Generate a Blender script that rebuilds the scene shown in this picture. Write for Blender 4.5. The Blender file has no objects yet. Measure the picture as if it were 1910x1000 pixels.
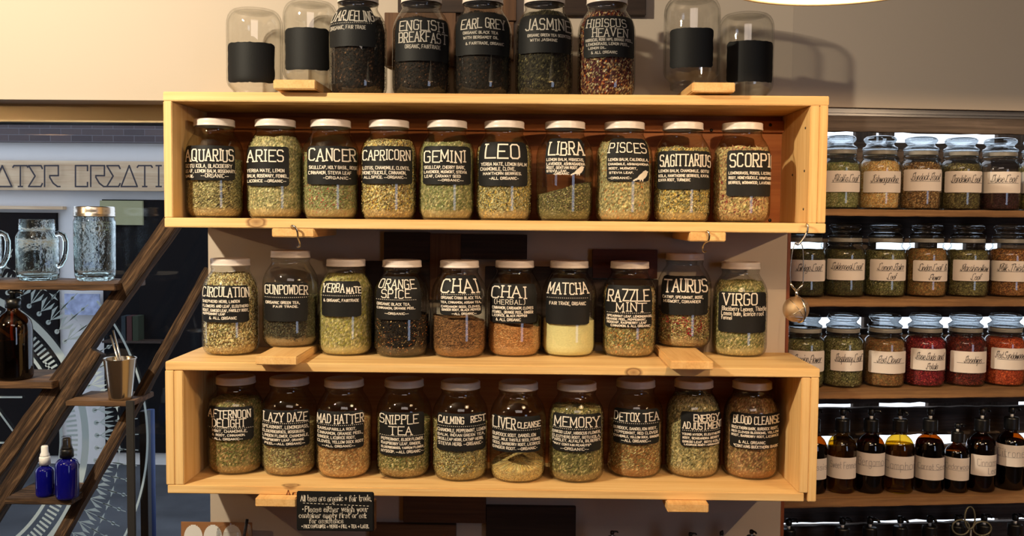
import bpy, bmesh, math, random
import numpy as np
from mathutils import Vector, Matrix
random.seed(7)
sc = bpy.context.scene
COL = sc.collection
PI = math.pi

# ------------------------------------------------------------------ camera
F = 1781.4                      # focal length in pixels of the 1910x1000 frame
PITCH, YAW, ROLL = 0.0548, 0.0153, 0.0088
CAMP = np.array([0.0, -2.36, 1.6])
_f = np.array([-math.sin(YAW)*math.cos(PITCH), math.cos(YAW)*math.cos(PITCH), -math.sin(PITCH)])
_r0 = np.array([math.cos(YAW), math.sin(YAW), 0.0])
_u0 = np.cross(_r0, _f)
_r = math.cos(ROLL)*_r0 + math.sin(ROLL)*_u0
_u = -math.sin(ROLL)*_r0 + math.cos(ROLL)*_u0
cam_d = bpy.data.cameras.new('camera')
cam_d.sensor_fit = 'HORIZONTAL'
cam_d.sensor_width = 36.0
cam_d.lens = F/1910*36.0
cam_d.clip_start = 0.02
cam = bpy.data.objects.new('camera', cam_d)
COL.objects.link(cam)
cam.matrix_world = Matrix(((_r[0], _u[0], -_f[0], CAMP[0]), (_r[1], _u[1], -_f[1], CAMP[1]),
                           (_r[2], _u[2], -_f[2], CAMP[2]), (0, 0, 0, 1)))
sc.camera = cam

def ray(px, py):
    return _f + (px-955.0)/F*_r - (py-500.0)/F*_u
def at(px, py, y):                       # the point of the plane y = const that a pixel of the photograph shows
    d = ray(px, py)
    return CAMP + d*((y-CAMP[1])/d[1])
def at_z(px, py, z):
    d = ray(px, py)
    return CAMP + d*((z-CAMP[2])/d[2])
def depth(P):
    return float((np.array(P)-CAMP) @ _f)

# ------------------------------------------------------------------ world, lamps, exposure
w = bpy.data.worlds.new('world'); sc.world = w
w.use_nodes = True
wb = w.node_tree.nodes['Background']
wb.inputs[0].default_value = (0.78, 0.87, 1.0, 1)
wb.inputs[1].default_value = 2.3

def point_lamp(name, loc, energy, col, rad):
    l = bpy.data.lights.new(name, 'POINT'); l.energy = energy; l.color = col; l.shadow_soft_size = rad
    o = bpy.data.objects.new(name, l); o.location = loc; COL.objects.link(o); return o
def area_lamp(name, loc, target, energy, col, sx, sy):
    l = bpy.data.lights.new(name, 'AREA'); l.shape = 'RECTANGLE'; l.size = sx; l.size_y = sy
    l.energy = energy; l.color = col
    o = bpy.data.objects.new(name, l); o.location = loc; COL.objects.link(o)
    o.rotation_euler = (Vector(target)-Vector(loc)).to_track_quat('-Z', 'Y').to_euler(); return o

point_lamp('lamp_warm_left', (-1.46, -1.44, 2.52), 186, (1.0, 0.87, 0.65), 0.035)
area_lamp('added_fill_light', (0.2, -3.0, 2.85), (0.1, -0.6, 1.2), 10, (1.0, 0.82, 0.70), 1.6, 0.6)  # added soft fill behind the camera, not a real fixture
area_lamp('shop_door_daylight', (2.35, -3.6, 1.5), (0.2, 0, 1.4), 11, (0.62, 0.74, 1.0), 0.75, 1.7)

vs = sc.view_settings
sc.display_settings.display_device = 'sRGB'
vs.view_transform = 'Standard'
vs.look = 'None'
vs.gamma = 1.0
vs.use_curve_mapping = False
vs.exposure = 0.0
cy = sc.cycles
cy.max_bounces = 10
cy.transparent_max_bounces = 40
cy.transmission_bounces = 10
cy.glossy_bounces = 5
cy.diffuse_bounces = 4
cy.caustics_reflective = False
cy.caustics_refractive = False
cy.use_denoising = True
cy.sample_clamp_indirect = 6.0

# ------------------------------------------------------------------ helpers
def lin(c):
    out = []
    for v in c[:3]:
        v = v/255.0
        out.append(v/12.92 if v <= 0.04045 else ((v+0.055)/1.055)**2.4)
    return tuple(out)
def lin4(c):
    return lin(c)+(1.0,)

def nt(name):
    m = bpy.data.materials.new(name); m.use_nodes = True
    t = m.node_tree
    return m, t, t.nodes, t.links, t.nodes['Principled BSDF']

def plain(name, c, rough=0.5, metal=0.0, spec=0.5, bump=0.0, bscale=60.0, var=0.0):
    m, t, N, L, b = nt(name)
    b.inputs['Base Color'].default_value = lin4(c)
    b.inputs['Roughness'].default_value = rough
    b.inputs['Metallic'].default_value = metal
    b.inputs['Specular IOR Level'].default_value = spec
    if bump or var:
        tc = N.new('ShaderNodeTexCoord'); n = N.new('ShaderNodeTexNoise')
        n.inputs['Scale'].default_value = bscale; n.inputs['Detail'].default_value = 6
        L.new(tc.outputs['Object'], n.inputs['Vector'])
        if bump:
            bp = N.new('ShaderNodeBump'); bp.inputs['Strength'].default_value = bump; bp.inputs['Distance'].default_value = 0.002
            L.new(n.outputs['Fac'], bp.inputs['Height']); L.new(bp.outputs['Normal'], b.inputs['Normal'])
        if var:
            cr = N.new('ShaderNodeValToRGB')
            cr.color_ramp.elements[0].position = 0.3; cr.color_ramp.elements[1].position = 0.7
            cr.color_ramp.elements[0].color = tuple(v*(1-var) for v in lin(c))+(1,)
            cr.color_ramp.elements[1].color = tuple(min(1, v*(1+var)) for v in lin(c))+(1,)
            L.new(n.outputs['Fac'], cr.inputs['Fac']); L.new(cr.outputs['Color'], b.inputs['Base Color'])
    return m

def wood(name, dark, mid, light, scale=1.0, bump=0.25, rough=0.55, knots=(), contrast=0.22):
    """Grain runs along the object's own X axis."""
    m, t, N, L, b = nt(name)
    tc = N.new('ShaderNodeTexCoord')
    mp = N.new('ShaderNodeMapping'); mp.inputs['Scale'].default_value = (1.3*scale, 22*scale, 22*scale)
    oi = N.new('ShaderNodeObjectInfo')
    add = N.new('ShaderNodeVectorMath'); add.operation = 'ADD'
    L.new(tc.outputs['Object'], mp.inputs['Vector'])
    L.new(mp.outputs['Vector'], add.inputs[0])
    sc_ = N.new('ShaderNodeMath'); sc_.operation = 'MULTIPLY'; sc_.inputs[1].default_value = 37.0
    L.new(oi.outputs['Random'], sc_.inputs[0]); L.new(sc_.outputs[0], add.inputs[1])
    n1 = N.new('ShaderNodeTexNoise'); n1.inputs['Scale'].default_value = 1.0; n1.inputs['Detail'].default_value = 8
    n1.inputs['Roughness'].default_value = 0.62; n1.inputs['Distortion'].default_value = 0.6
    L.new(add.outputs[0], n1.inputs['Vector'])
    mp2 = N.new('ShaderNodeMapping'); mp2.inputs['Scale'].default_value = (5*scale, 160*scale, 160*scale)
    L.new(tc.outputs['Object'], mp2.inputs['Vector'])
    n2 = N.new('ShaderNodeTexNoise'); n2.inputs['Scale'].default_value = 1.0; n2.inputs['Detail'].default_value = 5
    L.new(mp2.outputs['Vector'], n2.inputs['Vector'])
    mixf = N.new('ShaderNodeMix'); mixf.data_type = 'FLOAT'; mixf.inputs['Factor'].default_value = 0.35
    L.new(n1.outputs['Fac'], mixf.inputs[2]); L.new(n2.outputs['Fac'], mixf.inputs[3])
    cr = N.new('ShaderNodeValToRGB')
    e = cr.color_ramp.elements
    e[0].position = 0.5-contrast; e[0].color = lin4(dark)
    e[1].position = 0.5+contrast; e[1].color = lin4(light)
    k = e.new(0.5); k.color = lin4(mid)
    L.new(mixf.outputs[0], cr.inputs['Fac'])
    colout = cr.outputs['Color']
    if knots:
        gp = N.new('ShaderNodeNewGeometry')
        for (kx, ky, kz, kr) in knots:
            sub = N.new('ShaderNodeVectorMath'); sub.operation = 'SUBTRACT'; sub.inputs[1].default_value = (kx, ky, kz)
            L.new(gp.outputs['Position'], sub.inputs[0])
            ml = N.new('ShaderNodeVectorMath'); ml.operation = 'MULTIPLY'; ml.inputs[1].default_value = (0.6/kr, 1/kr, 1/kr)
            L.new(sub.outputs[0], ml.inputs[0])
            ln = N.new('ShaderNodeVectorMath'); ln.operation = 'LENGTH'; L.new(ml.outputs[0], ln.inputs[0])
            ad = N.new('ShaderNodeMath'); ad.operation = 'MULTIPLY_ADD'; ad.inputs[1].default_value = 0.4; L.new(n1.outputs['Fac'], ad.inputs[0])
            hf = N.new('ShaderNodeMath'); hf.operation = 'MULTIPLY'; hf.inputs[1].default_value = 0.4; L.new(ln.outputs['Value'], hf.inputs[0]); L.new(hf.outputs[0], ad.inputs[2])
            kc = N.new('ShaderNodeValToRGB'); ke = kc.color_ramp.elements
            ke[0].position = 0.2; ke[0].color = (0.75, 0.75, 0.75, 1)
            ke[1].position = 0.75; ke[1].color = (0, 0, 0, 1)
            q = ke.new(0.5); q.color = (0.35, 0.35, 0.35, 1)
            q = ke.new(0.58); q.color = (0.8, 0.8, 0.8, 1)
            L.new(ad.outputs[0], kc.inputs['Fac'])
            mx = N.new('ShaderNodeMix'); mx.data_type = 'RGBA'
            L.new(kc.outputs['Color'], mx.inputs['Factor']); L.new(colout, mx.inputs[6]); mx.inputs[7].default_value = lin4((96, 48, 22))
            colout = mx.outputs[2]
    L.new(colout, b.inputs['Base Color'])
    b.inputs['Roughness'].default_value = rough
    b.inputs['Specular IOR Level'].default_value = 0.3
    bp = N.new('ShaderNodeBump'); bp.inputs['Strength'].default_value = bump; bp.inputs['Distance'].default_value = 0.003
    L.new(mixf.outputs[0], bp.inputs['Height']); L.new(bp.outputs['Normal'], b.inputs['Normal'])
    return m

def thin_glass(name, tint=(0.97, 0.98, 0.97), refl=1.8, rough=0.015, edge=0.25, edge_tint=(0.55, 0.6, 0.55), bump=0.0):
    """A thin pane or wall of glass: light passes straight on, more is mirrored and absorbed at grazing angles."""
    m, t, N, L, b = nt(name)
    N.remove(b); out = N['Material Output']
    lw = N.new('ShaderNodeLayerWeight'); lw.inputs['Blend'].default_value = 0.5
    pw = N.new('ShaderNodeMath'); pw.operation = 'POWER'; pw.inputs[1].default_value = 5
    L.new(lw.outputs['Facing'], pw.inputs[0])
    fr = N.new('ShaderNodeMath'); fr.operation = 'MULTIPLY_ADD'; fr.inputs[1].default_value = 0.8; fr.inputs[2].default_value = 0.04*refl
    fr.use_clamp = True
    L.new(pw.outputs[0], fr.inputs[0])
    pe = N.new('ShaderNodeMath'); pe.operation = 'POWER'; pe.inputs[1].default_value = 4
    L.new(lw.outputs['Facing'], pe.inputs[0])
    me = N.new('ShaderNodeMath'); me.operation = 'MULTIPLY'; me.inputs[1].default_value = edge; me.use_clamp = True
    L.new(pe.outputs[0], me.inputs[0])
    mc = N.new('ShaderNodeMix'); mc.data_type = 'RGBA'
    mc.inputs[6].default_value = tuple(tint)+(1,); mc.inputs[7].default_value = tuple(edge_tint)+(1,)
    L.new(me.outputs[0], mc.inputs['Factor'])
    tr = N.new('ShaderNodeBsdfTransparent'); L.new(mc.outputs[2], tr.inputs['Color'])
    gl = N.new('ShaderNodeBsdfGlossy'); gl.inputs['Roughness'].default_value = rough
    if bump:
        tc = N.new('ShaderNodeTexCoord'); nn = N.new('ShaderNodeTexNoise'); nn.inputs['Scale'].default_value = 40
        L.new(tc.outputs['Object'], nn.inputs['Vector'])
        bp = N.new('ShaderNodeBump'); bp.inputs['Strength'].default_value = bump; bp.inputs['Distance'].default_value = 0.003
        L.new(nn.outputs['Fac'], bp.inputs['Height']); L.new(bp.outputs['Normal'], gl.inputs['Normal'])
    mx = N.new('ShaderNodeMixShader'); L.new(fr.outputs[0], mx.inputs[0])
    L.new(tr.outputs[0], mx.inputs[1]); L.new(gl.outputs[0], mx.inputs[2])
    L.new(mx.outputs[0], out.inputs['Surface'])
    return m

def real_glass(name, c=(1, 1, 1), rough=0.0, ior=1.48):
    m, t, N, L, b = nt(name)
    N.remove(b)
    g = N.new('ShaderNodeBsdfGlass'); g.inputs['Color'].default_value = tuple(c)+(1,); g.inputs['Roughness'].default_value = rough
    g.inputs['IOR'].default_value = ior
    L.new(g.outputs[0], N['Material Output'].inputs['Surface'])
    return m

def emit(name, c, s):
    m, t, N, L, b = nt(name)
    b.inputs['Base Color'].default_value = tuple(c)+(1,)
    b.inputs['Emission Color'].default_value = tuple(c)+(1,)
    b.inputs['Emission Strength'].default_value = s
    return m

def bricks(name):
    m, t, N, L, b = nt(name)
    tc = N.new('ShaderNodeTexCoord'); mp = N.new('ShaderNodeMapping'); mp.inputs['Rotation'].default_value = (PI/2, 0, 0)
    L.new(tc.outputs['Object'], mp.inputs['Vector'])
    br = N.new('ShaderNodeTexBrick'); br.inputs['Scale'].default_value = 4.2
    br.inputs['Color1'].default_value = lin4((84, 70, 70)); br.inputs['Color2'].default_value = lin4((70, 60, 62))
    br.inputs['Mortar'].default_value = lin4((102, 97, 100)); br.inputs['Mortar Size'].default_value = 0.008
    br.inputs['Brick Width'].default_value = 0.55; br.inputs['Row Height'].default_value = 0.17
    L.new(mp.outputs[0], br.inputs['Vector']); L.new(br.outputs['Color'], b.inputs['Base Color'])
    b.inputs['Roughness'].default_value = 0.85
    return m

def herb_mat(name):
    m, t, N, L, b = nt(name)
    a = N.new('ShaderNodeVertexColor'); a.layer_name = 'Col'
    L.new(a.outputs['Color'], b.inputs['Base Color'])
    b.inputs['Roughness'].default_value = 0.7
    b.inputs['Specular IOR Level'].default_value = 0.25
    return m

M = {}
M['wall'] = plain('cream_wall_paint', (192, 177, 160), 0.75, bump=0.05, bscale=180)
M['ceil'] = plain('ceiling_paint', (92, 82, 72), 0.9)
M['roomwall'] = plain('dark_brown_room_wall', (74, 58, 46), 0.85)
M['floor'] = wood('floor_boards', (48, 36, 26), (66, 50, 36), (84, 64, 46))
M['pine'] = wood('pine_board', (206, 152, 90), (230, 188, 124), (242, 208, 150), contrast=0.2, bump=0.12,
                 knots=())
M['pine_back'] = wood('dark_pine_back', (140, 78, 38), (172, 104, 54), (192, 124, 70), contrast=0.2, bump=0.12)  # darker, redder pine for the box backs
M['pine_end'] = wood('pine_block', (204, 148, 86), (226, 180, 116), (238, 200, 140), scale=1.5, bump=0.2)
M['reclaimed'] = wood('reclaimed_beam', (18, 12, 8), (58, 41, 28), (112, 86, 60), scale=4.2, bump=1.0, rough=0.85, contrast=0.13)
M['reclaimed_light'] = wood('reclaimed_step', (46, 32, 22), (92, 67, 45), (136, 104, 72), scale=2.0, contrast=0.15, bump=0.6, rough=0.75)
M['shelfwood'] = wood('weathered_shelf', (70, 50, 32), (128, 94, 60), (164, 126, 84), bump=0.5, rough=0.75)
M['darkplank'] = wood('dark_stained_plank', (30, 21, 17), (50, 36, 29), (70, 52, 40), bump=0.25, rough=0.6)
M['brownplank'] = wood('brown_stained_plank', (64, 42, 27), (94, 64, 42), (122, 88, 58), bump=0.25, rough=0.6)
M['redplank'] = wood('red_brown_plank', (60, 26, 16), (82, 38, 23), (102, 50, 30), bump=0.2, rough=0.55)
M['rearplank'] = wood('rough_back_plank', (52, 46, 43), (92, 80, 72), (132, 116, 104), bump=0.8, rough=0.85)
M['postwood'] = wood('red_brown_post', (88, 42, 20), (124, 64, 32), (146, 82, 44), bump=0.3)
M['glass'] = thin_glass('jar_glass', tint=(0.95, 0.955, 0.93), refl=2.0, edge=0.75, edge_tint=(0.42, 0.40, 0.33))
M['glass_clear'] = thin_glass('empty_jar_glass', tint=(0.985, 0.985, 0.975), refl=1.6, edge=0.75, edge_tint=(0.5, 0.5, 0.46))
M['glass_apo'] = thin_glass('apothecary_glass', tint=(0.94, 0.96, 0.95), refl=2.2, edge=0.8, edge_tint=(0.2, 0.25, 0.27))
M['pane'] = thin_glass('window_pane', tint=(0.86, 0.89, 0.92), refl=1.2, edge=0.0)
M['lidglass'] = thin_glass('solid_lid_glass', tint=(0.86, 0.92, 0.96), refl=3.5, edge=0.8, edge_tint=(0.10, 0.15, 0.20))
_t = M['lidglass'].node_tree; _o = _t.nodes['Material Output']; _src = _o.inputs['Surface'].links[0].from_socket
_g = _t.nodes.new('ShaderNodeBsdfGlass'); _g.inputs['IOR'].default_value = 1.48; _g.inputs['Color'].default_value = (0.93, 0.97, 1.0, 1)
_mx = _t.nodes.new('ShaderNodeMixShader'); _mx.inputs[0].default_value = 0.55
_t.links.new(_src, _mx.inputs[1]); _t.links.new(_g.outputs[0], _mx.inputs[2]); _t.links.new(_mx.outputs[0], _o.inputs['Surface'])
M['mugglass'] = real_glass('pressed_glass', (0.95, 0.98, 0.97))
_t = M['mugglass'].node_tree; _n = _t.nodes.new('ShaderNodeTexNoise'); _n.inputs['Scale'].default_value = 55; _n.inputs['Detail'].default_value = 3
_tc = _t.nodes.new('ShaderNodeTexCoord'); _t.links.new(_tc.outputs['Object'], _n.inputs['Vector'])
_bp = _t.nodes.new('ShaderNodeBump'); _bp.inputs['Strength'].default_value = 0.35; _bp.inputs['Distance'].default_value = 0.004
_t.links.new(_n.outputs['Fac'], _bp.inputs['Height']); _t.links.new(_bp.outputs['Normal'], [x for x in _t.nodes if x.type == 'BSDF_GLASS'][0].inputs['Normal'])
M['frost'] = plain('frosted_gasket', (126, 123, 116), 0.45)
M['amber_yellow'] = thin_glass('yellow_amber_glass', tint=(0.70, 0.52, 0.12), refl=2.0, edge=0.8, edge_tint=(0.03, 0.015, 0.003))
M['amber'] = thin_glass('amber_glass', tint=(0.42, 0.16, 0.02), refl=2.0, edge=0.8, edge_tint=(0.03, 0.01, 0.003))
M['amber_dark'] = thin_glass('dark_amber_glass', tint=(0.30, 0.13, 0.03), refl=2.0, edge=0.9, edge_tint=(0.01, 0.005, 0.002))
M['cobalt'] = thin_glass('cobalt_glass', tint=(0.05, 0.08, 0.62), refl=2.0, edge=0.8, edge_tint=(0.003, 0.004, 0.06))
M['oil'] = thin_glass('yellow_oil', tint=(0.85, 0.72, 0.22), refl=0.2, edge=0.4, edge_tint=(0.2, 0.1, 0.01))
M['oil_dark'] = thin_glass('dark_oil', tint=(0.16, 0.06, 0.01), refl=0.2, edge=0.4, edge_tint=(0.02, 0.01, 0.0))
M['oil_red'] = thin_glass('red_oil', tint=(0.40, 0.06, 0.02), refl=0.2, edge=0.4, edge_tint=(0.05, 0.0, 0.0))
M['lid'] = plain('white_enamel_lid', (226, 214, 204), 0.32, spec=0.5)
M['chalk'] = plain('chalkboard_label', (19, 19, 19), 0.62, spec=0.25, bump=0.1, bscale=300)
M['ink'] = plain('white_paint_pen', (232, 222, 206), 0.6)
M['ink_shaded'] = plain('white_pen_shaded', (176, 168, 156), 0.7)  # same white pen, its colour dimmed for the weaker light up top
M['paper'] = plain('white_paper_label', (226, 214, 204), 0.7)
M['pen'] = plain('grey_ink', (58, 52, 52), 0.7)
M['pen_light'] = plain('pale_grey_ink', (150, 142, 140), 0.7)
M['herb'] = herb_mat('dried_herb')
M['black'] = plain('black_plastic', (14, 14, 15), 0.35)
M['white_plastic'] = plain('white_plastic', (232, 230, 226), 0.4)
M['clear_plastic'] = thin_glass('clear_cap', tint=(0.8, 0.8, 0.82), refl=2.2, edge=0.6, edge_tint=(0.3, 0.3, 0.34))
M['steel'] = plain('steel', (200, 192, 180), 0.22, metal=1.0)
M['steel_brush'] = plain('brushed_steel', (206, 186, 150), 0.5, metal=0.85, bump=0.02, bscale=300)
M['silver'] = plain('silver_lid', (214, 204, 190), 0.25, metal=1.0)
M['mesh_steel'] = plain('fine_steel_mesh', (212, 180, 138), 0.42, metal=0.85, bump=0.4, bscale=900)
_t = M['mesh_steel'].node_tree; _mx = _t.nodes.new('ShaderNodeMixShader'); _tr = _t.nodes.new('ShaderNodeBsdfTransparent'); _mx.inputs[0].default_value = 0.45
_t.links.new(_t.nodes['Principled BSDF'].outputs[0], _mx.inputs[1]); _t.links.new(_tr.outputs[0], _mx.inputs[2]); _t.links.new(_mx.outputs[0], _t.nodes['Material Output'].inputs['Surface'])
M['darkmetal'] = plain('dark_metal', (28, 26, 25), 0.5, metal=0.6)
M['greymetal'] = plain('grey_lintel', (108, 108, 112), 0.3, metal=0.25)
M['strap'] = plain('black_strap', (34, 32, 32), 0.8, bump=0.3, bscale=400)
M['bolt'] = plain('dark_screw', (24, 18, 16), 0.5)
M['facade'] = plain('pale_facade', (206, 202, 200), 0.9, spec=0.0)
M['facade2'] = plain('olive_panel', (150, 146, 110), 0.9)
M['brick'] = bricks('brown_brick')
M['signwood'] = wood('sign_wood', (168, 136, 106), (204, 174, 140), (222, 198, 166), bump=0.05, rough=0.85)
M['letter'] = plain('dark_letter', (52, 46, 52), 0.8)
M['dark_opening'] = plain('dark_shop_interior', (24, 24, 26), 0.9, spec=0.0)
M['asphalt'] = plain('asphalt', (70, 72, 76), 0.9, spec=0.0, var=0.25, bscale=3)
M['bluepole'] = plain('blue_pole', (14, 42, 88), 0.6)
M['poster'] = plain('poster', (150, 158, 186), 0.9, var=0.35, bscale=24)
M['decal'], _t, _N, _L, _b = nt('frosted_decal')
_b.inputs['Base Color'].default_value = lin4((214, 222, 214)); _b.inputs['Roughness'].default_value = 0.8
_tl = _N.new('ShaderNodeBsdfTranslucent'); _tl.inputs['Color'].default_value = lin4((178, 186, 178))
_mx = _N.new('ShaderNodeMixShader'); _mx.inputs[0].default_value = 0.62
_L.new(_b.outputs[0], _mx.inputs[1]); _L.new(_tl.outputs[0], _mx.inputs[2]); _L.new(_mx.outputs[0], _N['Material Output'].inputs['Surface'])
M['kraft'] = plain('kraft_card', (150, 102, 62), 0.8)
M['shade'] = plain('pendant_shade', (196, 188, 176), 0.45)
M['reflector'] = plain('white_reflector', (245, 240, 230), 0.6)
M['bulb'] = emit('lit_bulb', (1.0, 0.85, 0.6), 12)
M['burn'] = plain('burnt_mark', (150, 84, 40), 0.8)
M['counter'] = wood('counter_top', (70, 48, 30), (100, 72, 46), (126, 94, 62))
M['red_book'] = plain('red_spine', (62, 26, 24), 0.9)
M['green_book'] = plain('green_spine', (36, 44, 26), 0.9)
M['teal_book'] = plain('teal_spine', (24, 36, 42), 0.9)

def prop(o, label=None, cat=None, group=None, kind=None):
    if label: o['label'] = label
    if cat: o['category'] = cat
    if group: o['group'] = group
    if kind: o['kind'] = kind
    return o
def thing(name, loc, label, cat, group=None, rz=0.0):
    o = bpy.data.objects.new(name, None); COL.objects.link(o)
    o.empty_display_size = 0.02
    o.location = tuple(float(v) for v in loc); o.rotation_euler = (0, 0, rz)
    return prop(o, label, cat, group)
def link(name, me, mat, parent=None, loc=None):
    o = bpy.data.objects.new(name, me); COL.objects.link(o)
    if mat is not None and len(me.materials) == 0: me.materials.append(mat)
    if parent is not None: o.parent = parent
    if loc is not None: o.location = tuple(float(v) for v in loc)
    return o
def mesh_from(name, verts, faces, smooth=False):
    me = bpy.data.meshes.new(name)
    me.from_pydata([tuple(map(float, v)) for v in verts], [], faces)
    if smooth:
        me.polygons.foreach_set('use_smooth', [True]*len(me.polygons))
    me.update()
    return me
def lathe(name, prof, n=56, smooth=True, cx=0, cy_=0):
    V = []; Fc = []
    for (r, z) in prof:
        for k in range(n):
            a = 2*PI*k/n
            V.append((cx+r*math.sin(a), cy_-r*math.cos(a), z))
    for i in range(len(prof)-1):
        for k in range(n):
            k2 = (k+1) % n
            if prof[i][0] < 1e-7:
                if prof[i+1][0] > 1e-7: Fc.append((i*n, (i+1)*n+k2, (i+1)*n+k))
            elif prof[i+1][0] < 1e-7:
                Fc.append((i*n+k, i*n+k2, (i+1)*n))
            else:
                Fc.append((i*n+k, i*n+k2, (i+1)*n+k2, (i+1)*n+k))
    me = bpy.data.meshes.new(name)
    me.from_pydata(V, [], Fc)
    bm = bmesh.new(); bm.from_mesh(me)
    bmesh.ops.remove_doubles(bm, verts=bm.verts, dist=1e-7)
    bmesh.ops.recalc_face_normals(bm, faces=bm.faces)
    loose = [v for v in bm.verts if not v.link_faces]
    bmesh.ops.delete(bm, geom=loose, context='VERTS')
    for f in bm.faces: f.smooth = smooth
    bm.to_mesh(me); bm.free()
    return me
def box_mesh(name, sx, sy, sz, bevel=0.0015, rough=0.0):
    bm = bmesh.new()
    bmesh.ops.create_cube(bm, size=1.0)
    bmesh.ops.scale(bm, vec=(sx, sy, sz), verts=bm.verts)
    if rough:
        bmesh.ops.subdivide_edges(bm, edges=[e for e in bm.edges if abs(e.verts[0].co.x-e.verts[1].co.x) > sx*0.5], cuts=max(2, int(sx/0.03)))
        rr = random.Random(hash((round(sx, 4), round(sy, 4))) & 0xffff)
        for v in bm.verts:
            v.co.y += rr.uniform(-rough, rough); v.co.z += rr.uniform(-rough, rough)
    if bevel:
        bmesh.ops.bevel(bm, geom=list(bm.edges) if not rough else [e for e in bm.edges if e.calc_face_angle(0) > 0.6],
                        offset=min(bevel, 0.4*min(sx, sy, sz)), segments=2, affect='EDGES', clamp_overlap=True)
    me = bpy.data.meshes.new(name); bm.to_mesh(me); bm.free()
    return me
def board(name, x0, x1, y0, y1, z0, z1, mat, parent=None, bevel=0.0015, along='x', rough=0.0):
    """A board between limits (in the parent's frame), grain along the given axis."""
    s = {'x': (x1-x0, y1-y0, z1-z0), 'z': (z1-z0, y1-y0, x1-x0), 'y': (y1-y0, x1-x0, z1-z0)}[along]
    me = box_mesh(name, *s, bevel=bevel, rough=rough)
    o = link(name, me, mat, parent, ((x0+x1)/2, (y0+y1)/2, (z0+z1)/2))
    if along == 'z': o.rotation_euler = (0, -PI/2, 0)
    if along == 'y': o.rotation_euler = (0, 0, PI/2)
    return o
def tube(name, pts, rad, n=10, closed=False, smooth=True):
    P = [Vector([float(c) for c in p]) for p in pts]
    m_ = len(P); V = []; Fc = []
    prev = None
    for i, p in enumerate(P):
        a = P[(i-1) % m_] if (closed or i > 0) else P[0]
        b_ = P[(i+1) % m_] if (closed or i < m_-1) else P[-1]
        t = (b_-a).normalized()
        if prev is None:
            up = Vector((0, 0, 1)) if abs(t.z) < 0.9 else Vector((1, 0, 0))
            s = t.cross(up).normalized()
        else:
            s = (prev - t*prev.dot(t)).normalized()
        prev = s; q = t.cross(s)
        rr = rad[i] if isinstance(rad, (list, tuple)) else rad
        for k in range(n):
            an = 2*PI*k/n
            V.append(p + s*(rr*math.cos(an)) + q*(rr*math.sin(an)))
    for i in range(m_ if closed else m_-1):
        for k in range(n):
            i2 = (i+1) % m_; k2 = (k+1) % n
            Fc.append((i*n+k, i*n+k2, i2*n+k2, i2*n+k))
    if not closed:
        Fc.append(tuple(range(n))[::-1]); Fc.append(tuple((m_-1)*n+k for k in range(n)))
    return mesh_from(name, V, Fc, smooth)
def arc_pts(c, r, a0, a1, n, ax=(1, 0, 0), ay=(0, 0, 1)):
    c = Vector(c); ax = Vector(ax); ay = Vector(ay)
    return [c + ax*(r*math.cos(a0+(a1-a0)*i/n)) + ay*(r*math.sin(a0+(a1-a0)*i/n)) for i in range(n+1)]
def merge(name, meshes):
    V = []; Fc = []; S = []
    for me in meshes:
        b0 = len(V)
        V += [tuple(v.co) for v in me.vertices]
        for p in me.polygons:
            Fc.append(tuple(b0+i for i in p.vertices)); S.append(p.use_smooth)
    m2 = bpy.data.meshes.new(name); m2.from_pydata(V, [], Fc)
    m2.polygons.foreach_set('use_smooth', S); m2.update()
    for me in meshes: bpy.data.meshes.remove(me)
    return m2

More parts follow.
